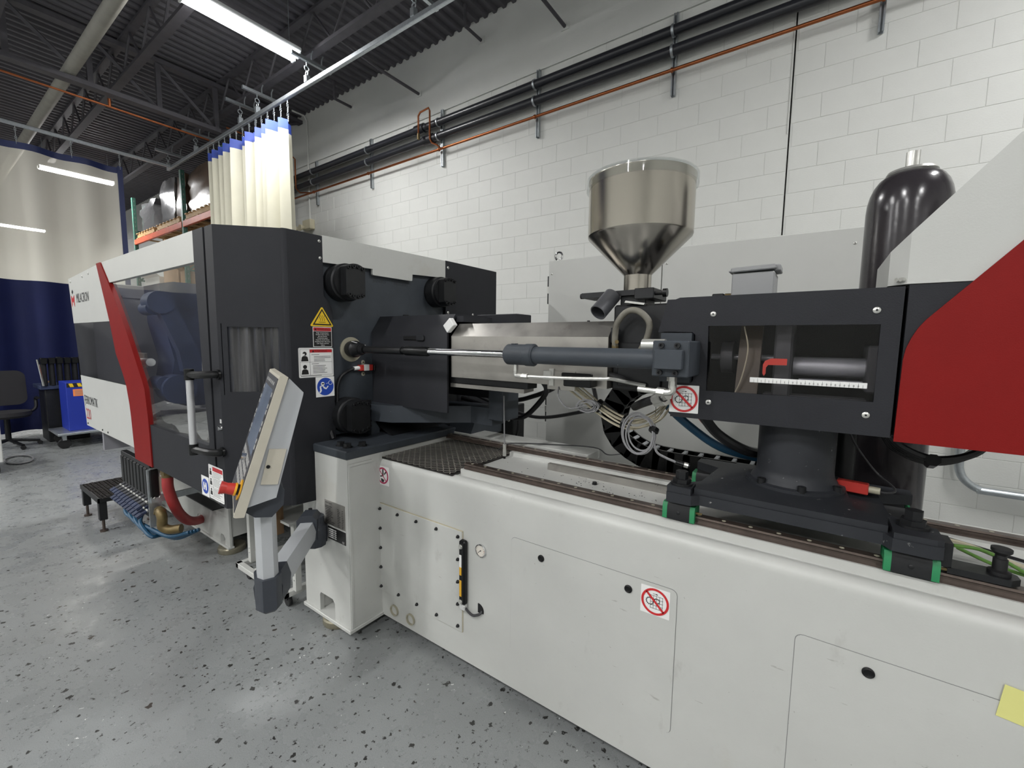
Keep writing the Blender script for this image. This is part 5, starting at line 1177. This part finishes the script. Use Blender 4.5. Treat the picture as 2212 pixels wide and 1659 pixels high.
# base cap, post, elbow
pend('pendant_base', 'arm_dark', [(-.020, 1.000), (-.010, .985), (-.055, .945), (-.110, .935), (-.150, .975), (-.155, 1.03), (-.14, 1.06)], 1.79, 2.07, PD)
mb = MB(); ph = [(-.056, 1.875), (-.056, 1.925), (-.075, 1.955), (-.112, 1.955), (-.130, 1.925), (-.130, 1.875), (-.112, 1.845), (-.075, 1.845)]
def pw(n, k, z): return PE*k+PN*n+Vector((0, 0, z))
def column(name, mtl, pts, z0, z1, parent, taper=1.0):
    mb = MB(); n = len(pts); cn = sum(p[0] for p in pts)/n; ck = sum(p[1] for p in pts)/n
    vs = [pw(p[0], p[1], z0) for p in pts]+[pw(cn+(p[0]-cn)*taper, ck+(p[1]-ck)*taper, z1) for p in pts]
    mb.add(vs, [list(range(n)), [i+n for i in range(n)]]+[(i, (i+1) % n, (i+1) % n+n, i+n) for i in range(n)]); return mb.build(name, mtl, parent)
PO = column('post', 'grey_arm', ph, .655, .94, PD)
big = [(-.093+(p[0]+.093)*1.25, 1.90+(p[1]-1.90)*1.25) for p in ph]
column('post_elbow', 'arm_dark', big, .545, .672, PD); column('elbow_foot', 'arm_dark', big, .545, .527, PD, .7)
A0 = pw(-.093, 1.90, .60); A1 = Vector((-2.150, 1.195, .625)); ad = (A1-A0); ad.z = 0; ad.normalize(); al = Vector((-ad.y, ad.x, 0))
mb = MB(); mb.M = frame(A0, ad, (0, 0, 1)); LN = (Vector((A1.x, A1.y, 0))-Vector((A0.x, A0.y, 0))).length
mb.M = Matrix((ad, al, Vector((0, 0, 1)))).transposed().to_4x4(); mb.M.translation = A0
mb.prism([(-.040, -.045), (-.045, .0), (-.03, .05), (.03, .05), (.045, 0), (.040, -.045)], 'x', .09, LN-.02); mb.build('swing_arm', 'grey_arm', PD)
mb2 = MB(); mb2.M = mb.M; mb2.prism([(-.050, -.055), (-.055, .01), (-.04, .062), (.04, .062), (.055, .01), (.050, -.055)], 'x', .0, .10); mb2.build('arm_cap', 'arm_dark', PD)
mb3 = MB(); mb3.M = mb.M; mb3.prism([(-.048, -.050), (-.050, .06), (-.03, .085), (.03, .085), (.050, .06), (.048, -.050)], 'x', LN-.06, LN+.03); mb3.M = None
mb3.lathe([(0, .50), (.052, .50), (.056, .52), (.056, .60), (.045, .62), (.045, .66), (0, .66)], (-2.135, 1.215, 0), 'z', 10); mb3.prism([(-2.20, .50), (-2.125, .50), (-2.118, .54), (-2.118, .60), (-2.20, .60)], 'y', 1.20, 1.277); mb3.build('arm_pivot', 'arm_dark', PD)
mb = MB(); mb.cyl((-2.215, 1.235, .655), (-2.215, 1.235, .675), .010, 10); mb.cyl((-2.215, 1.235, .668), (-2.15, 1.20, .668), .006, 8); mb.build('clamp_lever', 'black_plastic', PD)

# ================================================================== white rolling frame below the mould area
RF = thing('rolling_frame', (-2.75, 1.5, 0), 'white tubular rolling frame on black castors standing under the mould opening', 'cart')
for n, b in (('frame_rail', (-3.08, -2.455, 1.19, 1.225, .075, .11)), ('frame_rail', (-3.08, -2.455, 1.80, 1.835, .075, .11)), ('frame_rail', (-2.49, -2.455, 1.19, 1.835, .075, .11)), ('frame_rail', (-3.08, -3.045, 1.19, 1.835, .075, .11)), ('frame_rail', (-2.9, -2.865, 1.225, 1.80, .075, .11))):
    MB().box(*b, .003).build(n, 'white_clean', RF)
for x, y in ((-3.02, 1.27), (-2.45, 1.27), (-3.02, 1.76), (-2.45, 1.76)):
    MB().prism([(x-.018, .105), (x+.018, .105), (x+.018, .52), (x-.018, .52)], 'y', y-.018, y+.018, [circ(x, z, .006, 10) for z in (.17, .20)]).build('frame_post', 'white_clean', RF)
for x, y in ((-3.0, 1.24), (-2.50, 1.24), (-3.0, 1.79), (-2.50, 1.79)):
    c = MB().lathe([(0, -.011), (.028, -.011), (.031, -.006), (.031, .006), (.028, .011), (0, .011)], (x, y, .031), 'y', 18).build('castor_wheel', 'black_rubber', RF); MB().box(x-.012, x+.012, y-.016, y+.016, .045, .078).build('castor_fork', 'black_steel', c)
MB().prism([(-3.10, .52), (-2.42, .52), (-2.42, .535), (-3.10, .535)], 'y', 1.22, 1.84).build('tray', 'white_clean', RF)
mb = MB(); mb.prism([(1.14, .58), (1.22, .50), (1.24, .52), (1.16, .60)], 'x', -3.02, -2.60); mb.build('tray_lip', 'beige_metal', RF)
MB().box(-2.56, -2.52, 1.20, 1.24, .45, .72).build('wood_prop', 'wood_dark', RF)

# ================================================================== water manifold, hoses, step
WM = thing('water_manifold', (-4.0, .98, .28), 'black water manifold with rows of hose barbs hung under the clamp door', 'manifold')
MB().box(-4.36, -3.70, .93, .97, .690, .722, .003).build('manifold_top', 'black_steel', WM)
for k in range(9):
    x = -4.33+.077*k; MB().box(x-.030, x+.030, .925, .975, .485, .690, .006).build('flow_meter', 'black_plastic', WM)
for k in range(2):
    for i in range(10):
        x = -4.33+.066*i; z = .470-.060*k
        mb = MB('collar_grey' if k == 0 else 'mould_navy'); mb.cyl((x, .945, z), (x, .875, z-.03), .013, 8); mb.mat('zinc'); mb.cyl((x, .915, z-.011), (x, .906, z-.015), .016, 6); mb.mat('mould_navy'); mb.cyl((x, .880, z-.028), (x, .850, z-.045), .017, 8); mb.build('hose_barb', None, WM)
MB().box(-4.36, -3.72, .93, .99, .33, .485, .004).build('manifold_body', 'black_steel', WM); MB().box(-3.715, -3.70, .915, .985, .28, .69).build('end_plate', 'galvanised', WM)
mb = MB(); mb.box(-3.70, -3.685, .925, 1.29, .455, .50); mb.box(-3.70, -3.69, .93, 1.03, .655, .70); ba = mb.build('mount_strap', 'galvanised', WM)
for y in (.945, .975): bolt(ba, (-3.685, y, .488), 'x', .008, .005, 'zinc', 'button', 'screw')
MB().box(-3.70, -3.694, .93, 1.02, .52, .63).build('instruction_card', 'beige_metal', WM)
mb = MB(); mb.tube([(-3.60, 1.0, .74), (-3.60, 1.0, .62)], .032, 14); mb.cyl((-3.60, 1.0, .66), (-3.60, 1.0, .69), .038, 6); mb.build('inlet_elbow', 'brass', WM)
mb = MB(); mb.tube([(-3.67, .96, .40), (-3.60, .95, .40), (-3.58, .95, .37), (-3.58, .95, .31), (-3.55, .98, .285), (-3.50, 1.03, .29)], .030, 12); mb.cyl((-3.655, .958, .40), (-3.63, .955, .40), .036, 6); mb.build('outlet_elbow', 'brass', WM)
r = MB().tube([(-3.60, 1.0, .64), (-3.60, 1.0, .56), (-3.62, 1.03, .44), (-3.68, 1.08, .33), (-3.78, 1.16, .23), (-3.90, 1.26, .165), (-3.99, 1.34, .145)], .033, 14).build('red_hose', 'hose_red'); tag(r, 'thick red rubber hose curving from the manifold into the clamp base', 'hose')
mb = MB()
for k in range(4): mb.tube([(-4.25+.12*k, .93, .36), (-4.22+.12*k, .90, .28), (-4.05+.12*k, .91, .255-.01*k), (-3.70, .93+.015*k, .26-.018*k), (-3.56, .98+.015*k, .235-.01*k), (-3.46, 1.06+.02*k, .26)], .013, 8)
tag(mb.build('blue_hoses', 'hose_blue'), 'bundle of blue hoses slung under the water manifold', 'hose')
ST = thing('step_platform', (-5.0, 1.0, 0), 'low steel step platform with serrated grating and levelling legs', 'step')
SX0, SX1, SY0, SY1, SZ = -5.27, -4.68, .835, 1.20, .285
mb = MB(); mb.box(SX0, SX1, SY0, SY0+.012, SZ-.035, SZ); mb.box(SX0, SX1, SY1-.012, SY1, SZ-.035, SZ); mb.box(SX0, SX0+.012, SY0, SY1, SZ-.035, SZ); mb.box(SX1-.012, SX1, SY0, SY1, SZ-.035, SZ); mb.build('step_frame', 'black_steel', ST)
for k in range(6):
    y = SY0+.045+.055*k; mb = MB(); mb.box(SX0+.01, SX1-.01, y-.022, y+.022, SZ-.012, SZ-.006)
    for i in range(16):
        for s in (-.022, .0, .022): x = SX0+.025+.036*i+(.018 if s == 0 else 0); mb.prism([(x-.011, SZ-.006), (x+.011, SZ-.006), (x+.007, SZ+.006), (x-.007, SZ+.006)], 'y', y+s-.006, y+s+.006)
    mb.build('grating_plank', 'diamond', ST)
for x in (SX0+.03, SX1-.03):
    for y in (SY0+.03, SY1-.03):
        l = MB().box(x-.025, x+.025, y-.025, y+.025, .10, SZ-.035, .003).build('leg', 'black_steel', ST); mb = MB(); mb.cyl((x, y, .012), (x, y, .10), .010, 10); mb.cyl((x, y, 0), (x, y, .014), .026, 16); mb.build('leg_foot', 'rail_steel', l)

# ================================================================== hoses and rods below the barrel
for pts, r, m, nm, lab in (([(-2.222, 2.42, 1.26), (-1.95, 2.45, 1.22), (-1.72, 2.45, 1.192), (-1.55, 2.44, 1.232), (-1.36, 2.40, 1.31), (-1.12, 2.0, 1.42)], .016, 'hose_black', 'black_hose', 'upper black hose sagging under the barrel cover'),
                           ([(-2.222, 2.48, 1.16), (-1.95, 2.47, 1.115), (-1.75, 2.42, 1.08), (-1.60, 2.38, 1.09), (-1.48, 2.35, 1.17), (-1.35, 2.28, 1.30), (-1.24, 2.0, 1.42)], .017, 'hose_black', 'black_hose', 'lower black hose with a deeper loop under the barrel cover'),
                           ([(-2.222, 2.56, 1.20), (-1.95, 2.55, 1.13), (-1.75, 2.54, 1.09), (-1.55, 2.54, 1.075), (-1.3, 2.52, 1.13), (-1.1, 2.44, 1.21), (-.92, 2.0, 1.41)], .012, 'cable_dark', 'grey_cable', 'thin dark grey cable sagging across the cabinet front')):
    tag(MB().tube(pts, r, 10).build(nm, m), lab, 'hose' if 'hose' in nm else 'cable')
t = thing('grease_lance', (-1.388, 1.90, .95), 'thin upright steel rod with a silver handle on the bed beside the tread plate', 'rod')
MB().cyl((-1.388, 1.90, .965), (-1.388, 1.90, 1.03), .010, 12).build('handle', 'zinc', t); MB().cyl((-1.388, 1.90, .950), (-1.388, 1.90, .966), .007, 10).build('tip', 'black_plastic', t); MB().cyl((-1.388, 1.90, 1.03), (-1.396, 1.90, 1.30), .0038, 8).build('shaft', 'cable_grey', t)
tag(MB().tube([(-1.49, 1.985, .968), (-1.46, 1.975, .99), (-1.42, 2.01, 1.010), (-1.25, 2.12, 1.0095), (-1.0, 2.22, 1.0095), (-.95, 2.30, .96), (-.95, 2.5, .92)], .0035, 6).build('thin_wire', 'cable_dark'), 'thin loose dark wire lying across the bed edge', 'wire')
t = thing('pump_motor', (-2.17, 3.05, 0), 'dark upright motor box with yellow label seen between press and cabinet', 'motor')
MB().box(-2.26, -2.08, 2.96, 3.14, 0, 1.06, .006).build('motor_case', 'black_steel', t); MB().box(-2.22, -2.10, 2.958, 2.96, 1.02, 1.045).build('motor_label', 'sign_yellow', t); bolt(t, (-2.12, 2.96, .93), '-y', .014, .006, 'zinc', 'button', 'screw')
MB().tube([(-2.09, 3.0, 1.06), (-2.04, 2.97, 1.02), (-2.02, 2.96, .9), (-2.05, 2.97, .80), (-2.09, 3.0, .79)], .011, 8).build('motor_cable', 'hose_black', t)
mb = MB('cable_beige'); mb.tube([(.30, 1.70, 1.05), (.40, 1.77, 1.02), (.52, 1.78, .985), (.72, 1.76, .965)], .006, 6); mb.mat('hose_black'); mb.tube([(.31, 1.72, 1.05), (.42, 1.80, 1.01), (.55, 1.82, .985), (.72, 1.82, .965)], .005, 6)
tag(mb.build('loose_cables', None), 'cream and black cables trailing off the rear of the carriage', 'cable')

# ================================================================== storage rack behind the vinyl curtain
RK = thing('pallet_rack', (-12.4, 4.1, 0), 'pallet rack with green uprights and orange beams behind the curtains', 'rack')
for x in (-10.9, -14.06, -8.9):
    for y in (3.6, 4.6):
        mb = MB(); mb.box(x-.04, x+.04, y-.035, y+.035, 0, 5.0); p = mb.build('upright', 'rack_green', RK)
        mb = MB(); 
        for k in range(48): mb.box(x+.040, x+.0412, y-.008, y+.008, .2+.1*k, .235+.1*k); mb.box(x-.008, x+.008, y-.0362, y-.035, .2+.1*k, .235+.1*k)
        tag(mb.build('slots', 'print_grey', p), kind='stuff')
    mb = MB()
    for z in (.6, 1.8, 3.0, 4.2): mb.cyl((x, 3.63, z), (x, 4.57, z+.9 if z < 4 else z), .02, 6); mb.cyl((x, 3.63, z), (x, 4.57, z), .02, 6)
    mb.build('brace', 'rack_green', RK)
for z in (3.93, 2.55, 1.2):
    for y in (3.58, 4.62):
        for a, b in ((-14.02, -10.94), (-10.86, -8.94)): MB().box(a, b, y-.025, y+.025, z-.07, z+.05, .004).build('beam', 'orange_paint', RK)
def pallet(x0, x1, z, lab):
    t = thing('wood_pallet', ((x0+x1)/2, 4.1, z), lab, 'pallet')
    for y in (3.6, 4.1, 4.6): MB().box(x0, x1, y-.02, y+.02, z+.02, z+.11).build('stringer', 'pallet_wood', t)
    for k in range(7):
        x = x0+(x1-x0-.09)*k/6; MB().box(x, x+.09, 3.56, 4.64, z+.11, z+.13).build('deck_board', 'pallet_wood', t)
        if k % 3 == 0: MB().box(x, x+.09, 3.56, 4.64, z, z+.02).build('deck_board', 'pallet_wood', t)
    return t
pallet(-13.85, -12.65, 3.982, 'wooden pallet under the wrapped loads, next to the far green upright'); pallet(-12.45, -11.1, 3.982, 'wooden pallet under the wrapped loads, next to the near green upright')
pallet(-10.75, -9.5, 3.982, 'wooden pallet under the brown bale beside the cream curtain')
def lump(name, x0, x1, y0, y1, z0, z1, m, lab, cat, seed, amp=.05):
    rnd = random.Random(seed); mb = MB(); n = 8; vs = []; fs = []
    for k in range(n+1):
        f = k/n; z = z0+(z1-z0)*f; ins = .02+.10*max(0, f-.75)*4*.3
        for (a, b) in [(x0+ins+(x1-x0-2*ins)*t, y0+ins) for t in (0, .25, .5, .75)]+[(x1-ins, y0+ins+(y1-y0-2*ins)*t) for t in (0, .25, .5, .75)]+[(x1-ins-(x1-x0-2*ins)*t, y1-ins) for t in (0, .25, .5, .75)]+[(x0+ins, y1-ins-(y1-y0-2*ins)*t) for t in (0, .25, .5, .75)]:
            q = amp if k else 0
            vs.append((a+rnd.uniform(-q, q)*.5, b+rnd.uniform(-q, q)*.5, z+(rnd.uniform(-q, q) if 0 < k else 0)))
    for k in range(n):
        for i in range(16): fs.append((k*16+i, k*16+(i+1) % 16, (k+1)*16+(i+1) % 16, (k+1)*16+i))
    fs += [list(range(16)), [n*16+i for i in range(16)]]
    mb.add(vs, fs); return tag(mb.build(name, m, angle=70), lab, cat)
lump('wrapped_load', -13.75, -12.75, 3.62, 4.5, 4.112, 4.80, 'silver_wrap', 'bulky load in crinkled silver wrap, the smaller of the two', 'wrapped load', 5)
lump('wrapped_load', -12.35, -11.5, 3.62, 4.5, 4.112, 5.02, 'silver_wrap', 'tall load in crinkled silver wrap beside brown bales', 'wrapped load', 6)
lump('brown_bale', -11.5, -10.98, 3.66, 4.6, 4.112, 4.98, 'brown_wrap', 'brown plastic wrapped bale behind the green upright', 'bale', 7, .04)
lump('brown_bale', -10.72, -9.55, 3.62, 4.5, 4.112, 4.95, 'brown_wrap', 'brown cardboard bale beside the cream curtain', 'bale', 9, .05)
for a, b, z1, m, lab in ((-13.6, -12.6, 3.0, 'box_white', 'white carton on the shelf below the orange beam'), (-12.3, -11.4, 3.35, 'box_card', 'brown open carton on the shelf below the orange beam'), (-11.3, -11.0, 3.0, 'box_card', 'small brown carton beside the near green upright')):
    t = thing('carton', ((a+b)/2, 4.0, 2.6), lab, 'box'); MB().box(a, b, 3.6, 4.4, 2.6, z1, .004).build('carton_body', m, t); MB().prism([(3.6, z1), (3.46, z1+.12), (3.47, z1+.13), (3.62, z1)], 'x', a, b).build('flap', m, t)

# ================================================================== things beyond the press, left
# blue tool cart on a white platform truck
PT = thing('platform_truck', (-9.0, 1.5, 0), 'white flat platform truck on black castors behind the press', 'cart')
MB().box(-9.28, -8.60, 1.19, 1.95, .19, .225, .006).build('deck', 'galvanised', PT)
for x, y in ((-8.68, 1.26), (-9.2, 1.30), (-8.68, 1.85), (-9.2, 1.85)):
    c = MB().lathe([(0, -.022), (.066, -.022), (.072, -.012), (.072, .012), (.066, .022), (0, .022)], (x, y, .072), 'x', 22).build('castor_wheel', 'black_rubber', PT); MB().box(x-.035, x+.035, y-.02, y+.02, .12, .19).build('castor_fork', 'galvanised', c)
BCt = thing('blue_cabinet', (-9.0, 1.55, .225), 'blue steel tool cabinet with yellow and black stripes and an orange label', 'cabinet')
MB().box(-9.22, -8.75, 1.33, 1.85, .225, .93, .006).build('cabinet_body', 'cart_blue', BCt)
mb = MB('print_black'); mb.box(-8.75, -8.748, 1.34, 1.84, .86, .92); mb.mat('sign_yellow')
for k in range(6): mb.M = frame((-8.7475, 1.36+.085*k, .865), (0, 1, 0), (0, 0, 1)); mb.prism([(0, .05), (.04, .05), (.055, 0), (.015, 0)], 'z', 0, .001)
mb.M = None; mb.build('hazard_stripe', None, BCt)
lb = MB().box(-8.75, -8.747, 1.40, 1.62, .73, .83).build('paper_label', 'orange_label', BCt); lb['label'] = 'orange paper label'
mb = MB('print_grey')
for k in range(5): mb.box(-8.7475, -8.7465, 1.42, 1.60, .745+.016*k, .751+.016*k)
mb.build('label_print', None, lb)
TM = thing('machine_vise', (-9.6, 1.45, 0), 'dark steel machine with bolts and levers beside the blue cabinet', 'machine')
MB().box(-9.85, -9.35, 1.20, 1.65, 0, .80, .01).build('stand', 'black_steel', TM); MB().box(-9.9, -9.3, 1.15, 1.75, .80, .86, .006).build('table', 'mould_navy', TM)
for k in range(7): MB().cyl((-9.3-.02*k, 1.20+.085*k, .86), (-9.3-.02*k, 1.20+.085*k, 1.18+.05*(k % 3)), .035, 8).build('clamp_stud', 'black_steel', TM)
for k in range(7): MB().box(-9.36-.02*k, -9.24-.02*k, 1.17+.085*k, 1.24+.085*k, 1.18, 1.27, .006).build('clamp_head', 'black_plastic', TM)
MB().cyl((-9.25, 1.18, .86), (-9.25, 1.14, 1.25), .012, 8).build('lever', 'chrome', TM)
w = MB().box(-9.99, -9.91, 1.30, 1.38, 0, .88).build('wood_post', 'wood_dark'); tag(w, 'weathered wooden post leaning by the navy curtain', 'post')
OC = thing('office_chair', (-9.3, .86, 0), 'black office chair on a five star base in front of the navy curtain', 'chair')
MB().lathe([(0, .44), (.23, .44), (.25, .47), (.24, .52), (0, .53)], (-9.3, .80, 0), 'z', 20).build('seat', 'fabric_black', OC)
mb = MB(); mb.M = frame((-9.3, .80, .62), (0, 1, 0), (-.15, 0, 1)); mb.prism(rrect(-.24, .24, 0, .50, .1, 5), 'z', -.26, -.19); mb.build('backrest', 'fabric_black', OC)
MB().cyl((-9.3, .80, .10), (-9.3, .80, .45), .03, 12).build('gas_column', 'black_plastic', OC)
for k in range(5):
    a = math.radians(72*k+20); e = Vector((-9.3+.30*math.cos(a), .80+.30*math.sin(a), .06)); l = MB().tube([(-9.3, .80, .12), e], .02, 8).build('base_leg', 'black_plastic', OC)
    MB().lathe([(0, -.015), (.028, -.015), (.028, .015), (0, .015)], (e.x, e.y, .029), 'x', 12).build('castor', 'black_rubber', l)
for s in (-1, 1): MB().tube([(-9.3, .80+s*.22, .48), (-9.32, .80+s*.29, .55), (-9.35, .80+s*.30, .68), (-9.18, .80+s*.30, .70)], .02, 8).build('armrest', 'black_plastic', OC)
GC = thing('grey_cart', (-7.9, .45, 0), 'light grey machine cart with one castor showing beside the office chair', 'cart')
MB().box(-8.25, -7.62, .25, .60, .13, .62, .008).build('cart_body', 'grey_plastic', GC)
for x, y in ((-7.68, .55), (-8.2, .55), (-7.68, .30), (-8.2, .30)): MB().lathe([(0, -.02), (.055, -.02), (.06, -.01), (.06, .01), (.055, .02), (0, .02)], (x, y, .06), 'y', 18).build('castor_wheel', 'black_rubber', GC); MB().box(x-.02, x+.02, y-.025, y+.025, .10, .135).build('castor_fork', 'galvanised', GC)
mb = MB()
for k in range(3): mb.tube([(-8.3+.28*math.cos(t)+.02*k, .78+.12*math.sin(t), .012+.004*k) for t in [2*math.pi*i/12 for i in range(13)]], .008, 6, sub=3)
tag(mb.build('floor_cable', 'cable_grey'), 'loose grey cable coiled on the floor beside the grey cart', 'cable')
